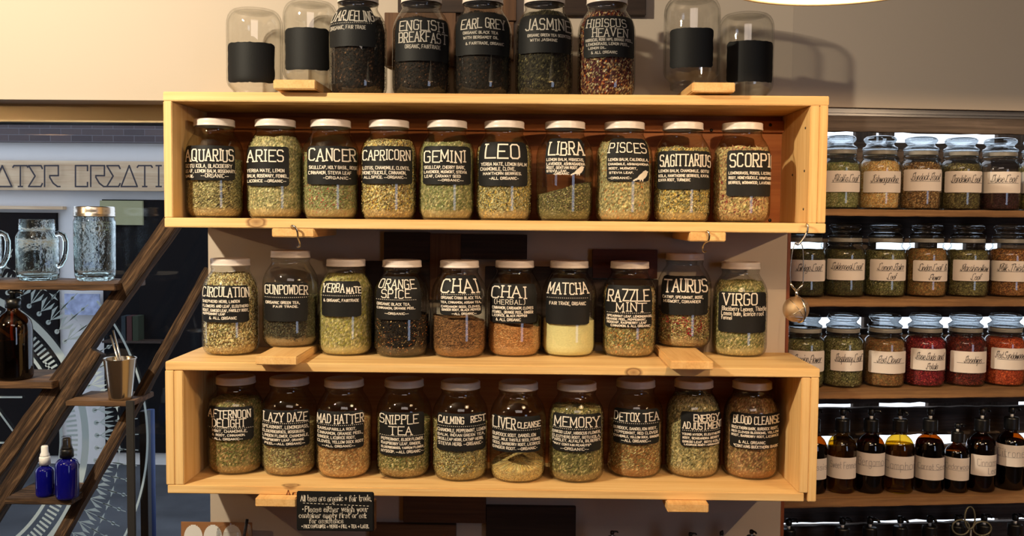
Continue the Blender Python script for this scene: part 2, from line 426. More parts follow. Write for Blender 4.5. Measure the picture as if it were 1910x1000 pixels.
# ------------------------------------------------------------------ hand lettering (strokes on a grid; baseline y=3, capitals to y=11)
GL = {
 'A': "03 3b 63|16 56", 'B': "03 0b 4b 5a 58 47 07|47 56 54 43 03", 'C': "5a 4b 1b 0a 04 13 43 54", 'D': "03 0b 3b 59 55 33 03",
 'E': "53 03 0b 5b|07 47", 'F': "03 0b 5b|07 47", 'G': "5a 4b 1b 0a 04 13 43 54 57 37", 'H': "03 0b|53 5b|07 57", 'I': "13 1b",
 'J': "4b 44 33 13 04", 'K': "03 0b|5b 07 53", 'L': "0b 03 53", 'M': "03 0b 35 6b 63", 'N': "03 0b 53 5b",
 'O': "1b 0a 04 13 43 54 5a 4b 1b", 'P': "03 0b 4b 5a 58 47 07", 'Q': "1b 0a 04 13 43 54 5a 4b 1b|35 62", 'R': "03 0b 4b 5a 58 47 07|27 53",
 'S': "5a 4b 1b 0a 08 17 47 56 54 43 13 04", 'T': "0b 6b|3b 33", 'U': "0b 04 13 43 54 5b", 'V': "0b 33 6b", 'W': "0b 13 39 53 6b",
 'X': "0b 53|03 5b", 'Y': "0b 37 6b|37 33", 'Z': "0b 5b 03 53",
 'a': "48 43|47 38 18 07 04 13 33 44", 'b': "0b 03|07 18 38 47 44 33 13 04", 'c': "47 38 18 07 04 13 33 44", 'd': "4b 43|47 38 18 07 04 13 33 44",
 'e': "06 46 47 38 18 07 04 13 33 44", 'f': "4a 3b 2b 1a 13|08 38", 'g': "48 41 30 10 01|47 38 18 07 04 13 33 44", 'h': "0b 03|06 18 38 47 43",
 'i': "08 03|0a 0b", 'j': "18 11 00|1a 1b", 'k': "0b 03|38 05 33", 'l': "0b 03", 'm': "08 03|07 18 28 37 33|37 48 58 67 63",
 'n': "08 03|06 18 38 47 43", 'o': "18 07 04 13 33 44 47 38 18", 'p': "08 00|07 18 38 47 44 33 13 04", 'q': "48 40|47 38 18 07 04 13 33 44",
 'r': "08 03|06 18 38", 's': "47 38 18 07 16 36 45 44 33 13 04", 't': "1b 14 23 33|08 38", 'u': "08 04 13 33 44|48 43", 'v': "08 23 48",
 'w': "08 13 27 33 48", 'x': "08 43|03 48", 'y': "08 23|48 10", 'z': "08 48 03 43",
 ',': "13 01", '.': "03 04", '-': "06 36", '(': "2c 0a 04 22", ')': "0c 2a 24 02", '&': "63 19 1a 2b 3a 18 05 13 33 56", '*': "09 49|2b 27|0b 47",
 '+': "06 46|28 24", '>': "06 66|48 66 44", '!': "0b 06|03 04", "'": "0b 09",
}
def glyph(ch):
    if ch not in GL: return None
    return [[(int(p[0], 36), int(p[1], 36)) for p in s.split()] for s in GL[ch].split('|')]
def text_strokes(text, serif=False, slant=0.0, rnd=None, script=False):
    """Polylines of a line of text in glyph units and its width."""
    x = 0.0; out = []
    for ci, ch in enumerate(text):
        g = glyph(ch)
        if g is None:
            x += 4.0; continue
        wd = max(p[0] for s in g for p in s)
        jx = rnd.uniform(-0.25, 0.25) if rnd else 0; jy = rnd.uniform(-0.5, 0.5) if rnd else 0
        off = 1.0 if ch == 'I' else 0.0
        for s in g:
            out.append([(x+px+off*0+jx+slant*(py-3), py+jy) for (px, py) in s])
            if serif and ch.isalpha():
                for e in (s[0], s[-1]):
                    if e[1] in (3, 11) and s[0] != s[-1] and ch not in 'SCGJO':
                        out.append([(x+e[0]-0.95+jx, e[1]+jy), (x+e[0]+0.95+jx, e[1]+jy)])
        if script:
            if ch.islower() and text[ci+1:ci+2].islower(): out.append([(x+wd+slant*0.4, 3.4), (x+wd+1.0+slant*1.4, 4.4), (x+wd+2.0+slant*3, 6.5)])
            elif ch.isupper(): out.append([(x-2.2, 5.2), (x-2.6, 4.0), (x-1.4, 3.2), (x+0.2, 4.0)]); out.append([(x+wd+slant*7, 10.4), (x+wd+1.2+slant*8.2, 11.6), (x+wd-1.2+slant*8.4, 11.9), (x+slant*7, 10.2)])
        x += wd + (2.3 if ch not in 'I' else 3.0)
    return out, max(x-2.3, 1.0)
def strokes_to_quads(strokes, lw, step):
    """Flat ribbons along polylines, cut in pieces no longer than step."""
    Q = []
    h = lw/2
    for s in strokes:
        for (a, b_) in zip(s[:-1], s[1:]):
            dx, dy = b_[0]-a[0], b_[1]-a[1]; l = math.hypot(dx, dy)
            if l < 1e-6: dx, dy, l = 1, 0, 1e-3
            ux, uy = dx/l, dy/l
            l2 = l+2*h*0.75; ax, ay = a[0]-ux*h*0.75, a[1]-uy*h*0.75
            n = max(1, int(math.ceil(l2/step)))
            for i in range(n):
                t0, t1 = l2*i/n, l2*(i+1)/n
                p0 = (ax+ux*t0, ay+uy*t0); p1 = (ax+ux*t1, ay+uy*t1)
                Q.append(((p0[0]-uy*h, p0[1]+ux*h), (p0[0]+uy*h, p0[1]-ux*h), (p1[0]+uy*h, p1[1]-ux*h), (p1[0]-uy*h, p1[1]+ux*h)))
    return Q
def fit_line(text, x0, x1, y0, y1, lw, serif=False, slant=0.0, rnd=None, step=4.0, script=False):
    """Text fitted to a rectangle of photograph pixels (y runs down)."""
    st, wd = text_strokes(text, serif, slant, rnd, script)
    sx = (x1-x0)/wd; sy = (y1-y0)/8.0
    st = [[(x0+p[0]*sx, y1-(p[1]-3)*sy) for p in s] for s in st]
    return strokes_to_quads(st, lw, step)
def dots_line(x0, x1, y, d=1.3, gap=3.4):
    Q = []; n = int((x1-x0)/gap)
    for i in range(n+1):
        x = x0+(x1-x0)*i/max(n, 1)
        Q.append(((x-d/2, y-d/2), (x-d/2, y+d/2), (x+d/2, y+d/2), (x+d/2, y-d/2)))
    return Q
def fill_poly(poly, rows=14, step=3.0):
    """Scanline fill of a flat outline as small quads."""
    ys = [p[1] for p in poly]; y0, y1 = min(ys), max(ys); Q = []
    for r in range(rows):
        ya, yb = y0+(y1-y0)*r/rows, y0+(y1-y0)*(r+1)/rows; ym = (ya+yb)/2
        xs = []
        for i in range(len(poly)):
            a, b_ = poly[i], poly[(i+1) % len(poly)]
            if (a[1] <= ym) != (b_[1] <= ym):
                xs.append(a[0]+(b_[0]-a[0])*(ym-a[1])/(b_[1]-a[1]))
        xs.sort()
        for i in range(0, len(xs)-1, 2):
            n = max(1, int((xs[i+1]-xs[i])/step))
            for k in range(n):
                u0 = xs[i]+(xs[i+1]-xs[i])*k/n; u1 = xs[i]+(xs[i+1]-xs[i])*(k+1)/n
                Q.append(((u0, ya), (u0, yb), (u1, yb), (u1, ya)))
    return Q
def quads_mesh(name, Q, mapf):
    V = []; Fc = []
    for q in Q:
        b0 = len(V)
        V += [mapf(*p) for p in q]; Fc.append((b0, b0+1, b0+2, b0+3))
    return mesh_from(name, V, Fc)

# ------------------------------------------------------------------ jar shapes
RJ = 0.0655
PROF_JAR = [(0.0, 0.004), (0.040, 0.003), (0.047, 0.0), (0.053, 0.001), (0.059, 0.006), (0.0632, 0.013), (0.0652, 0.022), (RJ, 0.032), (RJ, 0.150),
            (0.0648, 0.160), (0.0628, 0.170), (0.0592, 0.180), (0.0545, 0.189), (0.0500, 0.196), (0.0462, 0.202), (0.0440, 0.207), (0.0440, 0.213),
            (0.0452, 0.2145), (0.0452, 0.2165), (0.0435, 0.218), (0.0435, 0.2365)]
PROF_JAR = [(r, z*0.955) for r, z in PROF_JAR]
def interp_r(prof, z):
    p = [q for q in prof if q[0] > 0.03*0 and q[1] >= 0]
    best = None
    for a, b_ in zip(prof[3:-1], prof[4:]):
        if a[1] <= z <= b_[1]:
            t = (z-a[1])/max(b_[1]-a[1], 1e-9); return a[0]+(b_[0]-a[0])*t
    return prof[3][0] if z < prof[3][1] else prof[-1][0]
def lid_profile(r, z0, h):
    p = [(0.0, z0+h-0.002), (r*0.80, z0+h-0.002), (r*0.86, z0+h), (r*0.96, z0+h-0.0005), (r, z0+h-0.003)]
    for k in range(3):
        zz = z0+h-0.005-k*0.0030
        p += [(r*0.985, zz), (r, zz-0.0017)]
    p += [(r*1.01, z0+0.001), (r*1.0, z0), (r*0.95, z0+0.001)]
    return p
ME_JAR = lathe('glass_jar', PROF_JAR, 64); ME_JAR.materials.append(M['glass'])
ME_JAR_EMPTY = None
ME_LID = lathe('jar_lid', lid_profile(0.0462, 0.2095, 0.0170), 64); ME_LID.materials.append(M['lid'])

def prof_scaled(prof, k): return [(r*k, z*k) for r, z in prof]

def contents_mesh(name, prof, fill, pal, n=3200, L=(0.003, 0.007), W=(0.0010, 0.002), slope=(0, 0), hump=0.0, lit_tint=None, dusth=0.022, seed=1, inset=0.0022, clumps=None, var=0.40, topf=0.14):
    """Herbs filling a jar: a rough heap with many small flakes at its surface; flakes keep their plant colour but for the light painted near the base."""
    rg = np.random.default_rng(seed)
    cols = np.minimum(np.array([lin(c[0]) for c in pal])*1.22, 0.85); wts = np.array([c[1] for c in pal], float); wts /= wts.sum()
    lit_rgb = np.array(lin(lit_tint)) if lit_tint else cols.mean(0)
    def rin(z):
        zs = np.array([p[1] for p in prof[2:]]); rs = np.array([p[0] for p in prof[2:]])
        return np.interp(z, zs, rs)-inset
    ph = rg.uniform(0, 6.28, 4)
    def top(x, y):
        t = np.arctan2(x, -y)
        rr = np.hypot(x, y)/RJ
        return fill + slope[0]*x/RJ + slope[1]*y/RJ + hump*(0.5-rr**2) + 0.0018*np.sin(3*t+ph[0])*rr + 0.0012*np.sin(7*t+ph[1])*rr
    # body
    nt_, nz = 140, 60
    th = np.linspace(0, 2*PI, nt_, endpoint=False)
    V = []; 
    zmin = 0.0045
    for j in range(nz):
        f = j/(nz-1)
        x0, y0 = np.sin(th)*RJ*0.9, -np.cos(th)*RJ*0.9
        z = zmin + (top(x0, y0)-zmin)*f
        r = rin(z)-0.0036
        V.append(np.stack([np.sin(th)*r, -np.cos(th)*r, z], 1))
    for f in (0.75, 0.5, 0.25):
        x0, y0 = V[nz-1][:, 0]*f, V[nz-1][:, 1]*f
        V.append(np.stack([x0, y0, top(x0, y0)+rg.normal(0, 0.0006, nt_)], 1))
    V.append(np.array([[0, 0, fill+hump*0.5]]))
    V.append(np.array([[0, 0, zmin]]))
    rings = nz+3
    Vb = np.concatenate(V)
    Fq = []
    for j in range(rings-1):
        a = j*nt_+np.arange(nt_); b_ = j*nt_+(np.arange(nt_)+1) % nt_
        Fq.append(np.stack([a, b_, b_+nt_, a+nt_], 1))
    Fq = np.concatenate(Fq)
    it = rings*nt_
    a = (rings-1)*nt_+np.arange(nt_); b_ = (rings-1)*nt_+(np.arange(nt_)+1) % nt_
    Ft = np.concatenate([np.stack([a, b_, np.full(nt_, it)], 1), np.stack([(np.arange(nt_)+1) % nt_, np.arange(nt_), np.full(nt_, it+1)], 1)])
    def pick(k):
        c = cols[rg.choice(len(cols), k, p=wts)]
        return c*np.exp(rg.normal(-var*0.3, var, (k, 1)))
    Cb = pick(len(Vb))
    # flakes at the glass
    n_side = int(n*(1-topf)); n_top = n-n_side
    t = rg.uniform(0, 2*PI, n_side)
    xs, ys = np.sin(t)*RJ*0.95, -np.cos(t)*RJ*0.95
    zt = top(xs, ys)
    z = zmin+0.001+(zt-zmin-0.001+0.0015)*rg.uniform(0, 1, n_side)
    r = rin(np.minimum(z, prof[-1][1]))-0.0010-rg.uniform(0, 1, n_side)**2*0.0035
    c = pick(n_side)
    ll = rg.uniform(*L, n_side); ww = rg.uniform(*W, n_side)
    if dusth > 0:                        # light in the jar base, painted in as smaller tinted flakes
        k = np.clip((dusth*(1+0.35*np.sin(3*t+ph[2]))-z)/0.006+0.5, 0, 1)
        c = c*(1-0.5*k[:, None])+lit_rgb*np.exp(rg.normal(-0.05, 0.25, (n_side, 1)))*(0.5*k[:, None]); ll = ll*(1-0.55*k); ww = ww*(1-0.4*k)
        zb = Vb[:, 2]; kb = np.clip((dusth-zb)/0.006+0.5, 0, 1)[:, None]
        Cb = Cb*(1-0.55*kb)+lit_rgb*0.55*kb
    if clumps:
        for (ct, cz, cr, cc) in clumps:
            d = np.hypot((np.angle(np.exp(1j*(t-ct))))*RJ, z-cz)
            kk = (d < cr) & (rg.uniform(0, 1, n_side) < 0.7)
            c[kk] = np.array(lin(cc))*np.exp(rg.normal(0, 0.25, (kk.sum(), 1)))
    er = np.stack([np.sin(t), -np.cos(t), 0*t], 1); et = np.stack([np.cos(t), np.sin(t), 0*t], 1); ez = np.tile([0., 0, 1], (n_side, 1))
    P = er*r[:, None]; P[:, 2] = z
    # flakes on the heap's top
    rr = np.sqrt(rg.uniform(0, 1, n_top)); t2 = rg.uniform(0, 2*PI, n_top)
    rt = rin(min(fill, prof[-1][1]))-0.003
    x2, y2 = np.sin(t2)*rr*rt, -np.cos(t2)*rr*rt
    P2 = np.stack([x2, y2, top(x2, y2)+0.0006], 1)
    P = np.concatenate([P, P2]); c = np.concatenate([c, pick(n_top)])
    ll = np.concatenate([ll, rg.uniform(*L, n_top)]); ww = np.concatenate([ww, rg.uniform(*W, n_top)])
    one = np.tile([[1., 0, 0]], (n_top, 1)); two = np.tile([[0., 1, 0]], (n_top, 1)); thr = np.tile([[0., 0, 1]], (n_top, 1))
    A = np.concatenate([et, one]); B = np.concatenate([ez, two]); Nn = np.concatenate([er, thr])
    fi = rg.uniform(0, PI, n)[:, None]
    U = A*np.cos(fi)+B*np.sin(fi); Wd = -A*np.sin(fi)+B*np.cos(fi)
    ti = rg.normal(0, 0.5, n)[:, None]
    N2 = Nn*np.cos(ti)+Wd*np.sin(ti); Wd = -Nn*np.sin(ti)+Wd*np.cos(ti)
    hl = (ll/2)[:, None]; hw = (ww/2)[:, None]
    bend = rg.uniform(0.1, 0.5, n)[:, None]*hw
    FV = np.stack([P-U*hl-N2*bend, P+Wd*hw, P+U*hl-N2*bend, P-Wd*hw, P+N2*hw*0.7], 1)       # (n,5,3)
    rmax = rin(np.clip(FV[:, :, 2], 0, prof[-1][1]))+inset-0.0009
    rad = np.hypot(FV[:, :, 0], FV[:, :, 1])
    k = np.minimum(1, rmax/np.maximum(rad, 1e-6))
    FV[:, :, 0] *= k; FV[:, :, 1] *= k
    FV[:, :, 2] = np.maximum(FV[:, :, 2], 0.0042)
    base = len(Vb)+np.arange(n)*5
    tri = []
    for (i, j) in ((0, 1), (1, 2), (2, 3), (3, 0)):
        tri.append(np.stack([base+j, base+i, base+4], 1))
    Ft = np.concatenate([Ft]+tri)
    VV = np.concatenate([Vb, FV.reshape(-1, 3)])
    CC = np.concatenate([Cb, np.repeat(c, 5, 0)])
    me = bpy.data.meshes.new(name)
    nv, nq, ntr = len(VV), len(Fq), len(Ft)
    me.vertices.add(nv); me.vertices.foreach_set('co', VV.astype(np.float32).ravel())
    me.loops.add(nq*4+ntr*3)
    me.loops.foreach_set('vertex_index', np.concatenate([Fq.ravel(), Ft.ravel()]).astype(np.int32))
    me.polygons.add(nq+ntr)
    me.polygons.foreach_set('loop_start', np.concatenate([np.arange(nq)*4, nq*4+np.arange(ntr)*3]).astype(np.int32))
    at_ = me.color_attributes.new('Col', 'FLOAT_COLOR', 'POINT')
    at_.data.foreach_set('color', np.concatenate([np.clip(CC, 0, 1), np.ones((nv, 1))], 1).astype(np.float32).ravel())
    me.update(calc_edges=True)
    me.materials.append(M['herb'])
    return me

class JarMap:
    """Carries a spot of the photograph onto the jar's curved wall."""
    def __init__(s, C, prof, R, cx, tiltlift=0.0):
        s.C = np.array(C, float); s.prof = prof; s.R = R; s.cx = cx
        s.phi = math.atan2(s.C[0]-CAMP[0], s.C[1]-CAMP[1])
        s.rpx = F*R/depth(s.C)
        s.cache = {}
    def theta(s, px):
        k = (px-s.cx)/s.rpx
        if abs(k) <= 0.92: return math.asin(k)
        return math.copysign(math.asin(0.92)+(abs(k)-0.92)*1.6, k)
    def z(s, py):
        front = s.C[1]-s.R*0.97
        return float(at(s.cx, py, front)[2]-s.C[2])
    def pt(s, px, py, eps):
        th = s.theta(px); z = s.z(py)
        r = s.rad(z)+eps
        c, sn = math.cos(th), math.sin(th)
        sp, cp = math.sin(s.phi), math.cos(s.phi)
        return (r*(-c*sp+sn*cp), r*(-c*cp-sn*sp), z)
    def rad(s, z):
        zs = [p[1] for p in s.prof[3:]]; rs = [p[0] for p in s.prof[3:]]
        return float(np.interp(z, zs, rs))

def label_mesh(name, jm, x0, x1, y0, y1, corner=5.0, eps=0.0005, wob=0.7, seed=0):
    rg = random.Random(seed)
    nx, ny = 18, 16
    V = []; Fc = []
    wl = [rg.uniform(-wob, wob) for _ in range(ny+1)]; wr_ = [rg.uniform(-wob, wob) for _ in range(ny+1)]
    t0, t1 = jm.theta(x0), jm.theta(x1)
    wt = [rg.uniform(-wob, wob) for _ in range(nx+1)]
    ts = [0, .01, .03, .06, .1, .18, .26, .34, .42, .5, .58, .66, .74, .82, .9, .94, .97, .99, 1.0][:ny+1]
    ts = [0, .012, .035, .07, .12, .2, .3, .4, .5, .6, .7, .8, .88, .93, .965, .988, 1.0]
    for j in range(ny+1):
        v = ts[j]
        py = y0+(y1-y0)*v
        d = min(py-y0, y1-py)
        cut = corner-math.sqrt(max(0, corner**2-(corner-min(d, corner))**2))
        xa, xb = x0+cut+wl[j]*0.5, x1-cut+wr_[j]*0.5
        ta, tb = jm.theta(xa), jm.theta(xb)
        for i in range(nx+1):
            th = ta+(tb-ta)*i/nx
            pxx = (jm.cx+jm.rpx*math.sin(th)) if abs(math.sin(th)) <= 0.92 and abs(th) < 1.3 else None
            z = jm.z(py+(wt[i] if j in (0, ny) else 0)*0.5); r = jm.rad(z)+eps
            c, sn = math.cos(th), math.sin(th); sp, cp = math.sin(jm.phi), math.cos(jm.phi)
            V.append((r*(-c*sp+sn*cp), r*(-c*cp-sn*sp), z))
    for j in range(ny):
        for i in range(nx):
            a = j*(nx+1)+i
            Fc.append((a, a+nx+1, a+nx+2, a+1))
    return mesh_from(name, V, Fc, True)

# ------------------------------------------------------------------ the setting
def structure(o): o['kind'] = 'structure'; return o
D = 0.25
WL, WR = -0.792, 0.641                    # edges of the white wall pier
ZS = 1.876                                # underside of the wall above the windows
BETA = math.radians(6.3)                  # the right-hand bay turns away from the wall by this much
EX = np.array([math.cos(BETA), math.sin(BETA), 0.0]); EY = np.array([-math.sin(BETA), math.cos(BETA), 0.0])
ORG = np.array([WR, 0.0, 0.0])
def bay(u, v, z): return ORG+EX*u+EY*v+np.array([0, 0, z])
def bay_at(px, py, v):                    # pixel -> (u, z) on a plane of the bay parallel to its front
    d = ray(px, py); p0 = ORG+EY*v
    t = ((p0-CAMP) @ EY)/(d @ EY)
    P = CAMP+d*t-ORG
    return float(P @ EX), float(P[2])

structure(board('wall_back', WL, WR, 0.0, 0.14, 0.0, ZS+0.002, M['wall'], bevel=0.001))
structure(board('wall_upper', -3.4, WR+0.001, 0.0, 0.14, ZS, 3.05, M['wall'], bevel=0.0))
def bay_board(name, u0, u1, v0, v1, z0, z1, mat, parent=None, bevel=0.0015, along='x', rough=0.0):
    s = {'x': (u1-u0, v1-v0, z1-z0), 'z': (z1-z0, v1-v0, u1-u0)}[along]
    me = box_mesh(name, *s, bevel=bevel, rough=rough)
    c = bay((u0+u1)/2, (v0+v1)/2, (z0+z1)/2)
    o = link(name, me, mat)
    R = Matrix.Rotation(BETA, 4, 'Z')
    if along == 'z': R = R @ Matrix.Rotation(-PI/2, 4, 'Y')
    o.matrix_world = Matrix.Translation(Vector(c)) @ R
    if parent is not None:
        o.parent = parent
        o.matrix_parent_inverse = Matrix.Identity(4)
        o.matrix_basis = Matrix.LocRotScale(parent.location, parent.rotation_euler, None).inverted() @ Matrix.Translation(Vector(c)) @ R
    return o
zb = bay_at(1700, 202.5, 0.0)[1]
structure(bay_board('wall_right', 0.0, 2.6, 0.0, 0.14, zb, 3.05, M['wall'], bevel=0.0))
structure(board('wall_left', -3.4, -3.26, -5.0, 0.0, 0.0, 3.05, M['roomwall'], bevel=0.0))
structure(board('wall_east', 3.1, 3.24, -5.0, 0.4, 0.0, 3.05, M['roomwall'], bevel=0.0))
structure(board('wall_behind', -3.4, 3.24, -5.14, -5.0, 0.0, 3.05, M['roomwall'], bevel=0.0))
structure(board('floor', -3.4, 3.24, -5.0, 0.45, -0.1, 0.0, M['floor'], bevel=0.0))
structure(board('ceiling', -3.4, 3.24, -5.0, 0.45, 3.05, 3.15, M['ceil'], bevel=0.0))
# left shop window: steel head frame, glass
YG = 0.30
hz0 = float(at(150, 227, 0.095)[2])
structure(board('trim_1', -3.26, WL, 0.095, 0.13, hz0, ZS+0.03, M['steel_brush'], bevel=0.002))
structure(board('trim_2', -3.26, WL, 0.14, 0.33, hz0+0.012, ZS+0.03, M['darkmetal'], bevel=0.0))
structure(board('window_1', -3.26, WL+0.02, YG, YG+0.006, 0.02, hz0+0.02, M['pane'], bevel=0.0))
structure(board('wall_reveal', WL, WL+0.06, 0.14, 0.34, 0.0, ZS, M['wall'], bevel=0.0))
structure(board('trim_3', -3.26, WL, 0.02, 0.34, 0.0, 0.02, M['darkmetal'], bevel=0.0))

# ------------------------------------------------------------------ outside, across the street
YF = 3.6
def fac(name, x0, x1, y0, y1, dy, th, mat, ref=None):
    a = at(x0, y0, YF-dy); b_ = at(x1, y1, YF-dy)
    return board(name, min(a[0], b_[0]), max(a[0], b_[0]), YF-dy, YF-dy+th, min(a[2], b_[2]), max(a[2], b_[2]), mat, bevel=0.0)
gz = float(at(200, 866, YF)[2])
structure(fac('exterior_facade', -900, 700, 235, 880, 0, 0.2, M['facade']))
structure(fac('exterior_brick_band', -900, 700, 60, 270, 0.04, 0.2, M['brick']))
structure(board('exterior_street', -9, 0.45, 0.36, 9, gz-0.1, gz, M['asphalt'], bevel=0.0))
structure(fac('window_2', -700, 112, 390, 850, 0.03, 0.03, M['dark_opening']))
structure(fac('window_3', 190, 690, 372, 850, 0.03, 0.03, M['dark_opening']))
structure(fac('trim_4', -700, 117, 378, 391, 0.05, 0.05, M['signwood']))
o = fac('olive_panel', 186, 266, 374, 420, 0.05, 0.03, M['facade2'])
prop(o, 'olive green panel at the top of the dark shopfront across the street', 'panel')
# shop sign across the street
sgn = thing('shop_sign', at(150, 352, YF-0.06), 'long pale wooden sign with dark angular letters across the street', 'sign')
a = at(-260, 352, YF-0.06); b_ = at(640, 304, YF-0.06)
sl = np.array(sgn.location)
board('sign_board', a[0]-sl[0], b_[0]-sl[0], 0, 0.05, a[2]-sl[2], b_[2]-sl[2], M['signwood'], sgn)
SIGN = {  # angular display letters drawn on a 0..10 grid
 'A': [[(5, 10), (0, 0), (10, 0), (5, 10)]],
 'T': [[(0, 9.2), (0.8, 10), (9.2, 10), (10, 9.2)], [(5, 10), (5, 0)], [(3.6, 0), (6.4, 0)]],
 'E': [[(10, 8.6), (9, 10), (0.5, 10), (5, 5), (0.5, 0), (9, 0), (10, 1.4)]],
 'R': [[(1, 0), (1, 10), (9, 10), (9, 5.2), (4, 5.2), (4, 4.4), (6, 1.6), (8.5, 0), (10, 0)]],
 'C': [[(9, 7.6), (9, 10), (1, 10), (1, 0), (9, 0), (9, 2)]],
 'I': [[(5, 10), (5, 0)], [(3, 10), (7, 10)], [(3, 0), (7, 0)]],
 'V': [[(0, 10), (5, 0), (10, 10)]],
}
Q = []
def sign_letter(ch, x0, x1, yt=309, yb=348):
    sk = (x0+x1)/2
    for s in SIGN[ch]:
        st = [(x0+(x1-x0)*p[0]/10, yb-(yb-yt)*p[1]/10) for p in s]
        Q.extend(strokes_to_quads([st], 2.9, 12))
for ch, x0, x1 in (('A', -14, 22), ('T', 24, 52), ('E', 52, 79), ('R', 80, 112), ('C', 138, 166), ('R', 166, 198), ('E', 198, 224), ('A', 226, 256), ('T', 256, 284), ('I', 284, 308), ('V', 310, 340), ('E', 342, 370)):
    sign_letter(ch, x0, x1)
_cnt = [0]
def sign_map(px, py):
    _cnt[0] += 1
    return at(px, py, YF-0.064-0.0006*(_cnt[0]//4))-sl
me = quads_mesh('lettering', Q, sign_map)
link('lettering', me, M['letter'], sgn)
# column with poster, poles
o = fac('poster', 120, 186, 548, 588, 0.07, 0.01, M['poster'])
prop(o, 'pale poster with a blue pattern on the column across the street', 'poster')
c = at(281, 800, 1.6)
o = link('blue_pole', lathe('blue_pole', [(0, gz), (0.017, gz), (0.017, float(at(281, 764, 1.6)[2])), (0.0, float(at(281, 764, 1.6)[2]))], 24), M['bluepole'], None, (c[0], c[1], 0))
prop(o, 'thin bright blue pole standing outside the shop window', 'pole')
c = at(267, 800, 0.55)
o = board('metal_post', c[0]-0.012, c[0]+0.012, 0.55, 0.58, gz, float(at(267, 768, 0.55)[2]), M['darkmetal'], None, along='z')
prop(o, 'dark square metal post outside the window, beside the blue pole', 'post')
for px0, px1, mname, lb in ((226, 234, 'teal_book', 'teal book spine mirrored in the window glass, built outside as a block'), (236, 246, 'red_book', 'red book spine mirrored in the window glass, built outside as a block'), (247, 258, 'green_book', 'green book spine mirrored in the window glass, built outside as a block')):  # bookshelf reflection in the window, added as solid blocks outside
    o = fac('book', px0, px1, 590, 636, 0.12, 0.09, M[mname]); prop(o, lb, 'book', 'window reflections of books built outside')
o = fac('mirrored_shelf', 190, 300, 636, 641, 0.14, 0.14, M['darkplank']); prop(o, 'dark shelf mirrored in the window glass under the books, built outside', 'shelf')

# frosted ornament on the window glass
DC = thing('window_decal', at(-127, 820, YG-0.002), 'large round frosted ornament of rings, ticks and beads on the window glass', 'decal')
dl = np.array(DC.location)
def dmap(px, py): return at(px, py, YG-0.0015)-dl
CX, CYY = -127.0, 820.0
def pol(r, a): return (CX+r*math.cos(a), CYY+r*math.sin(a))
def ringq(r0, r1, a0, a1, n):
    return [(pol(r0, a0+(a1-a0)*i/n), pol(r0, a0+(a1-a0)*(i+1)/n), pol(r1, a0+(a1-a0)*(i+1)/n), pol(r1, a0+(a1-a0)*i/n)) for i in range(n)]
def discq(x, y, r, n=14):
    return [((x, y), (x, y), (x+r*math.cos(2*PI*i/n), y+r*math.sin(2*PI*i/n)), (x+r*math.cos(2*PI*(i+1)/n), y+r*math.sin(2*PI*(i+1)/n))) for i in range(n)]
A0, A1 = math.radians(-78), math.radians(62)
link('outer_ring', quads_mesh('outer_ring', ringq(280, 293, A0, A1, 90), dmap), M['decal'], DC)
link('inner_ring', quads_mesh('inner_ring', ringq(238, 244, A0, A1, 90), dmap), M['decal'], DC)
link('rim_line', quads_mesh('rim_line', ringq(400, 404, math.radians(-40), A1, 90), dmap), M['decal'], DC)
Q = []
for k in range(72):
    a0 = A0+(A1-A0)*k/72
    Q += ringq(252, 272, a0, a0+(A1-A0)/72*0.45, 1)
link('tick_marks', quads_mesh('tick_marks', Q, dmap), M['decal'], DC)
Q = []
nb = 32
for k in range(nb):
    a0 = A0+(A1-A0)*(k+0.5)/nb
    x, y = pol(308, a0); Q += discq(x, y, 4.6)
    x2, y2 = pol(350, a0); Q += strokes_to_quads([[pol(308, a0), pol(385, a0)]], 1.5, 200)
    # four-pointed star and leaves
    for q in range(4):
        b2 = a0+q*PI/2
        Q.append(((x2, y2), (x2+3*math.cos(b2+0.8), y2+3*math.sin(b2+0.8)), (x2+11*math.cos(b2), y2+11*math.sin(b2)), (x2+3*math.cos(b2-0.8), y2+3*math.sin(b2-0.8))))
    for sg in (-1, 1):
        l0 = pol(314, a0); l1 = pol(330, a0+sg*0.035); l2 = pol(343, a0+sg*0.026); l3 = pol(326, a0+sg*0.012)
        Q.append((l0, l1, l2, l3))
    x, y = pol(372, a0); Q += discq(x, y, 3.6)
link('beaded_stems', quads_mesh('beaded_stems', Q, dmap), M['decal'], DC)
Q = strokes_to_quads([[(-60, 741), (40, 741)], [(-30, 730), (29, 811)], [(-30, 826), (20, 826)], [(84, 676), (110, 708)]], 3.5, 200)
link('star_lines', quads_mesh('star_lines', Q, dmap), M['decal'], DC)

# ------------------------------------------------------------------ the two pine box shelves
def screw_on(parent, x, y, z, r=0.004, axis='y', name='screw_head'):
    me = lathe(name, [(0, 0.0015), (r*0.6, 0.0012), (r, 0), (r, -0.002), (0, -0.002)], 16)
    o = link(name, me, M['bolt'], parent, (x, y, z))
    if axis == 'y': o.rotation_euler = (PI/2, 0, 0)
    if axis == '-x': o.rotation_euler = (0, -PI/2, 0)
    return o
UX0, UX1, UZ0, UZ1 = -0.8049, 0.6562, 1.5676, 1.8663
LX0, LX1, LZ0, LZ1 = -0.8065, 0.6518, 0.9678, 1.2672
LX0b, LX1b = -0.8045, 0.6435
TB = 0.0207
kn = at(1182, 695, -D); kn2 = at_z(735, 891, LZ0+0.0195); kn3 = at(478, 415, -D); kn4 = at_z(543, 905, LZ0+0.0195); kn5 = at(347, 765, -D)
def pine_knots(name, *ks):
    return wood(name, (206, 152, 90), (230, 188, 124), (242, 208, 150), contrast=0.2, bump=0.12, knots=ks)
UB = thing('box_shelf', ((UX0+UX1)/2, -D/2, UZ0), 'upper pine box shelf holding the jars from AQUARIUS to SCORPIO', 'shelf', 'pine box shelves')
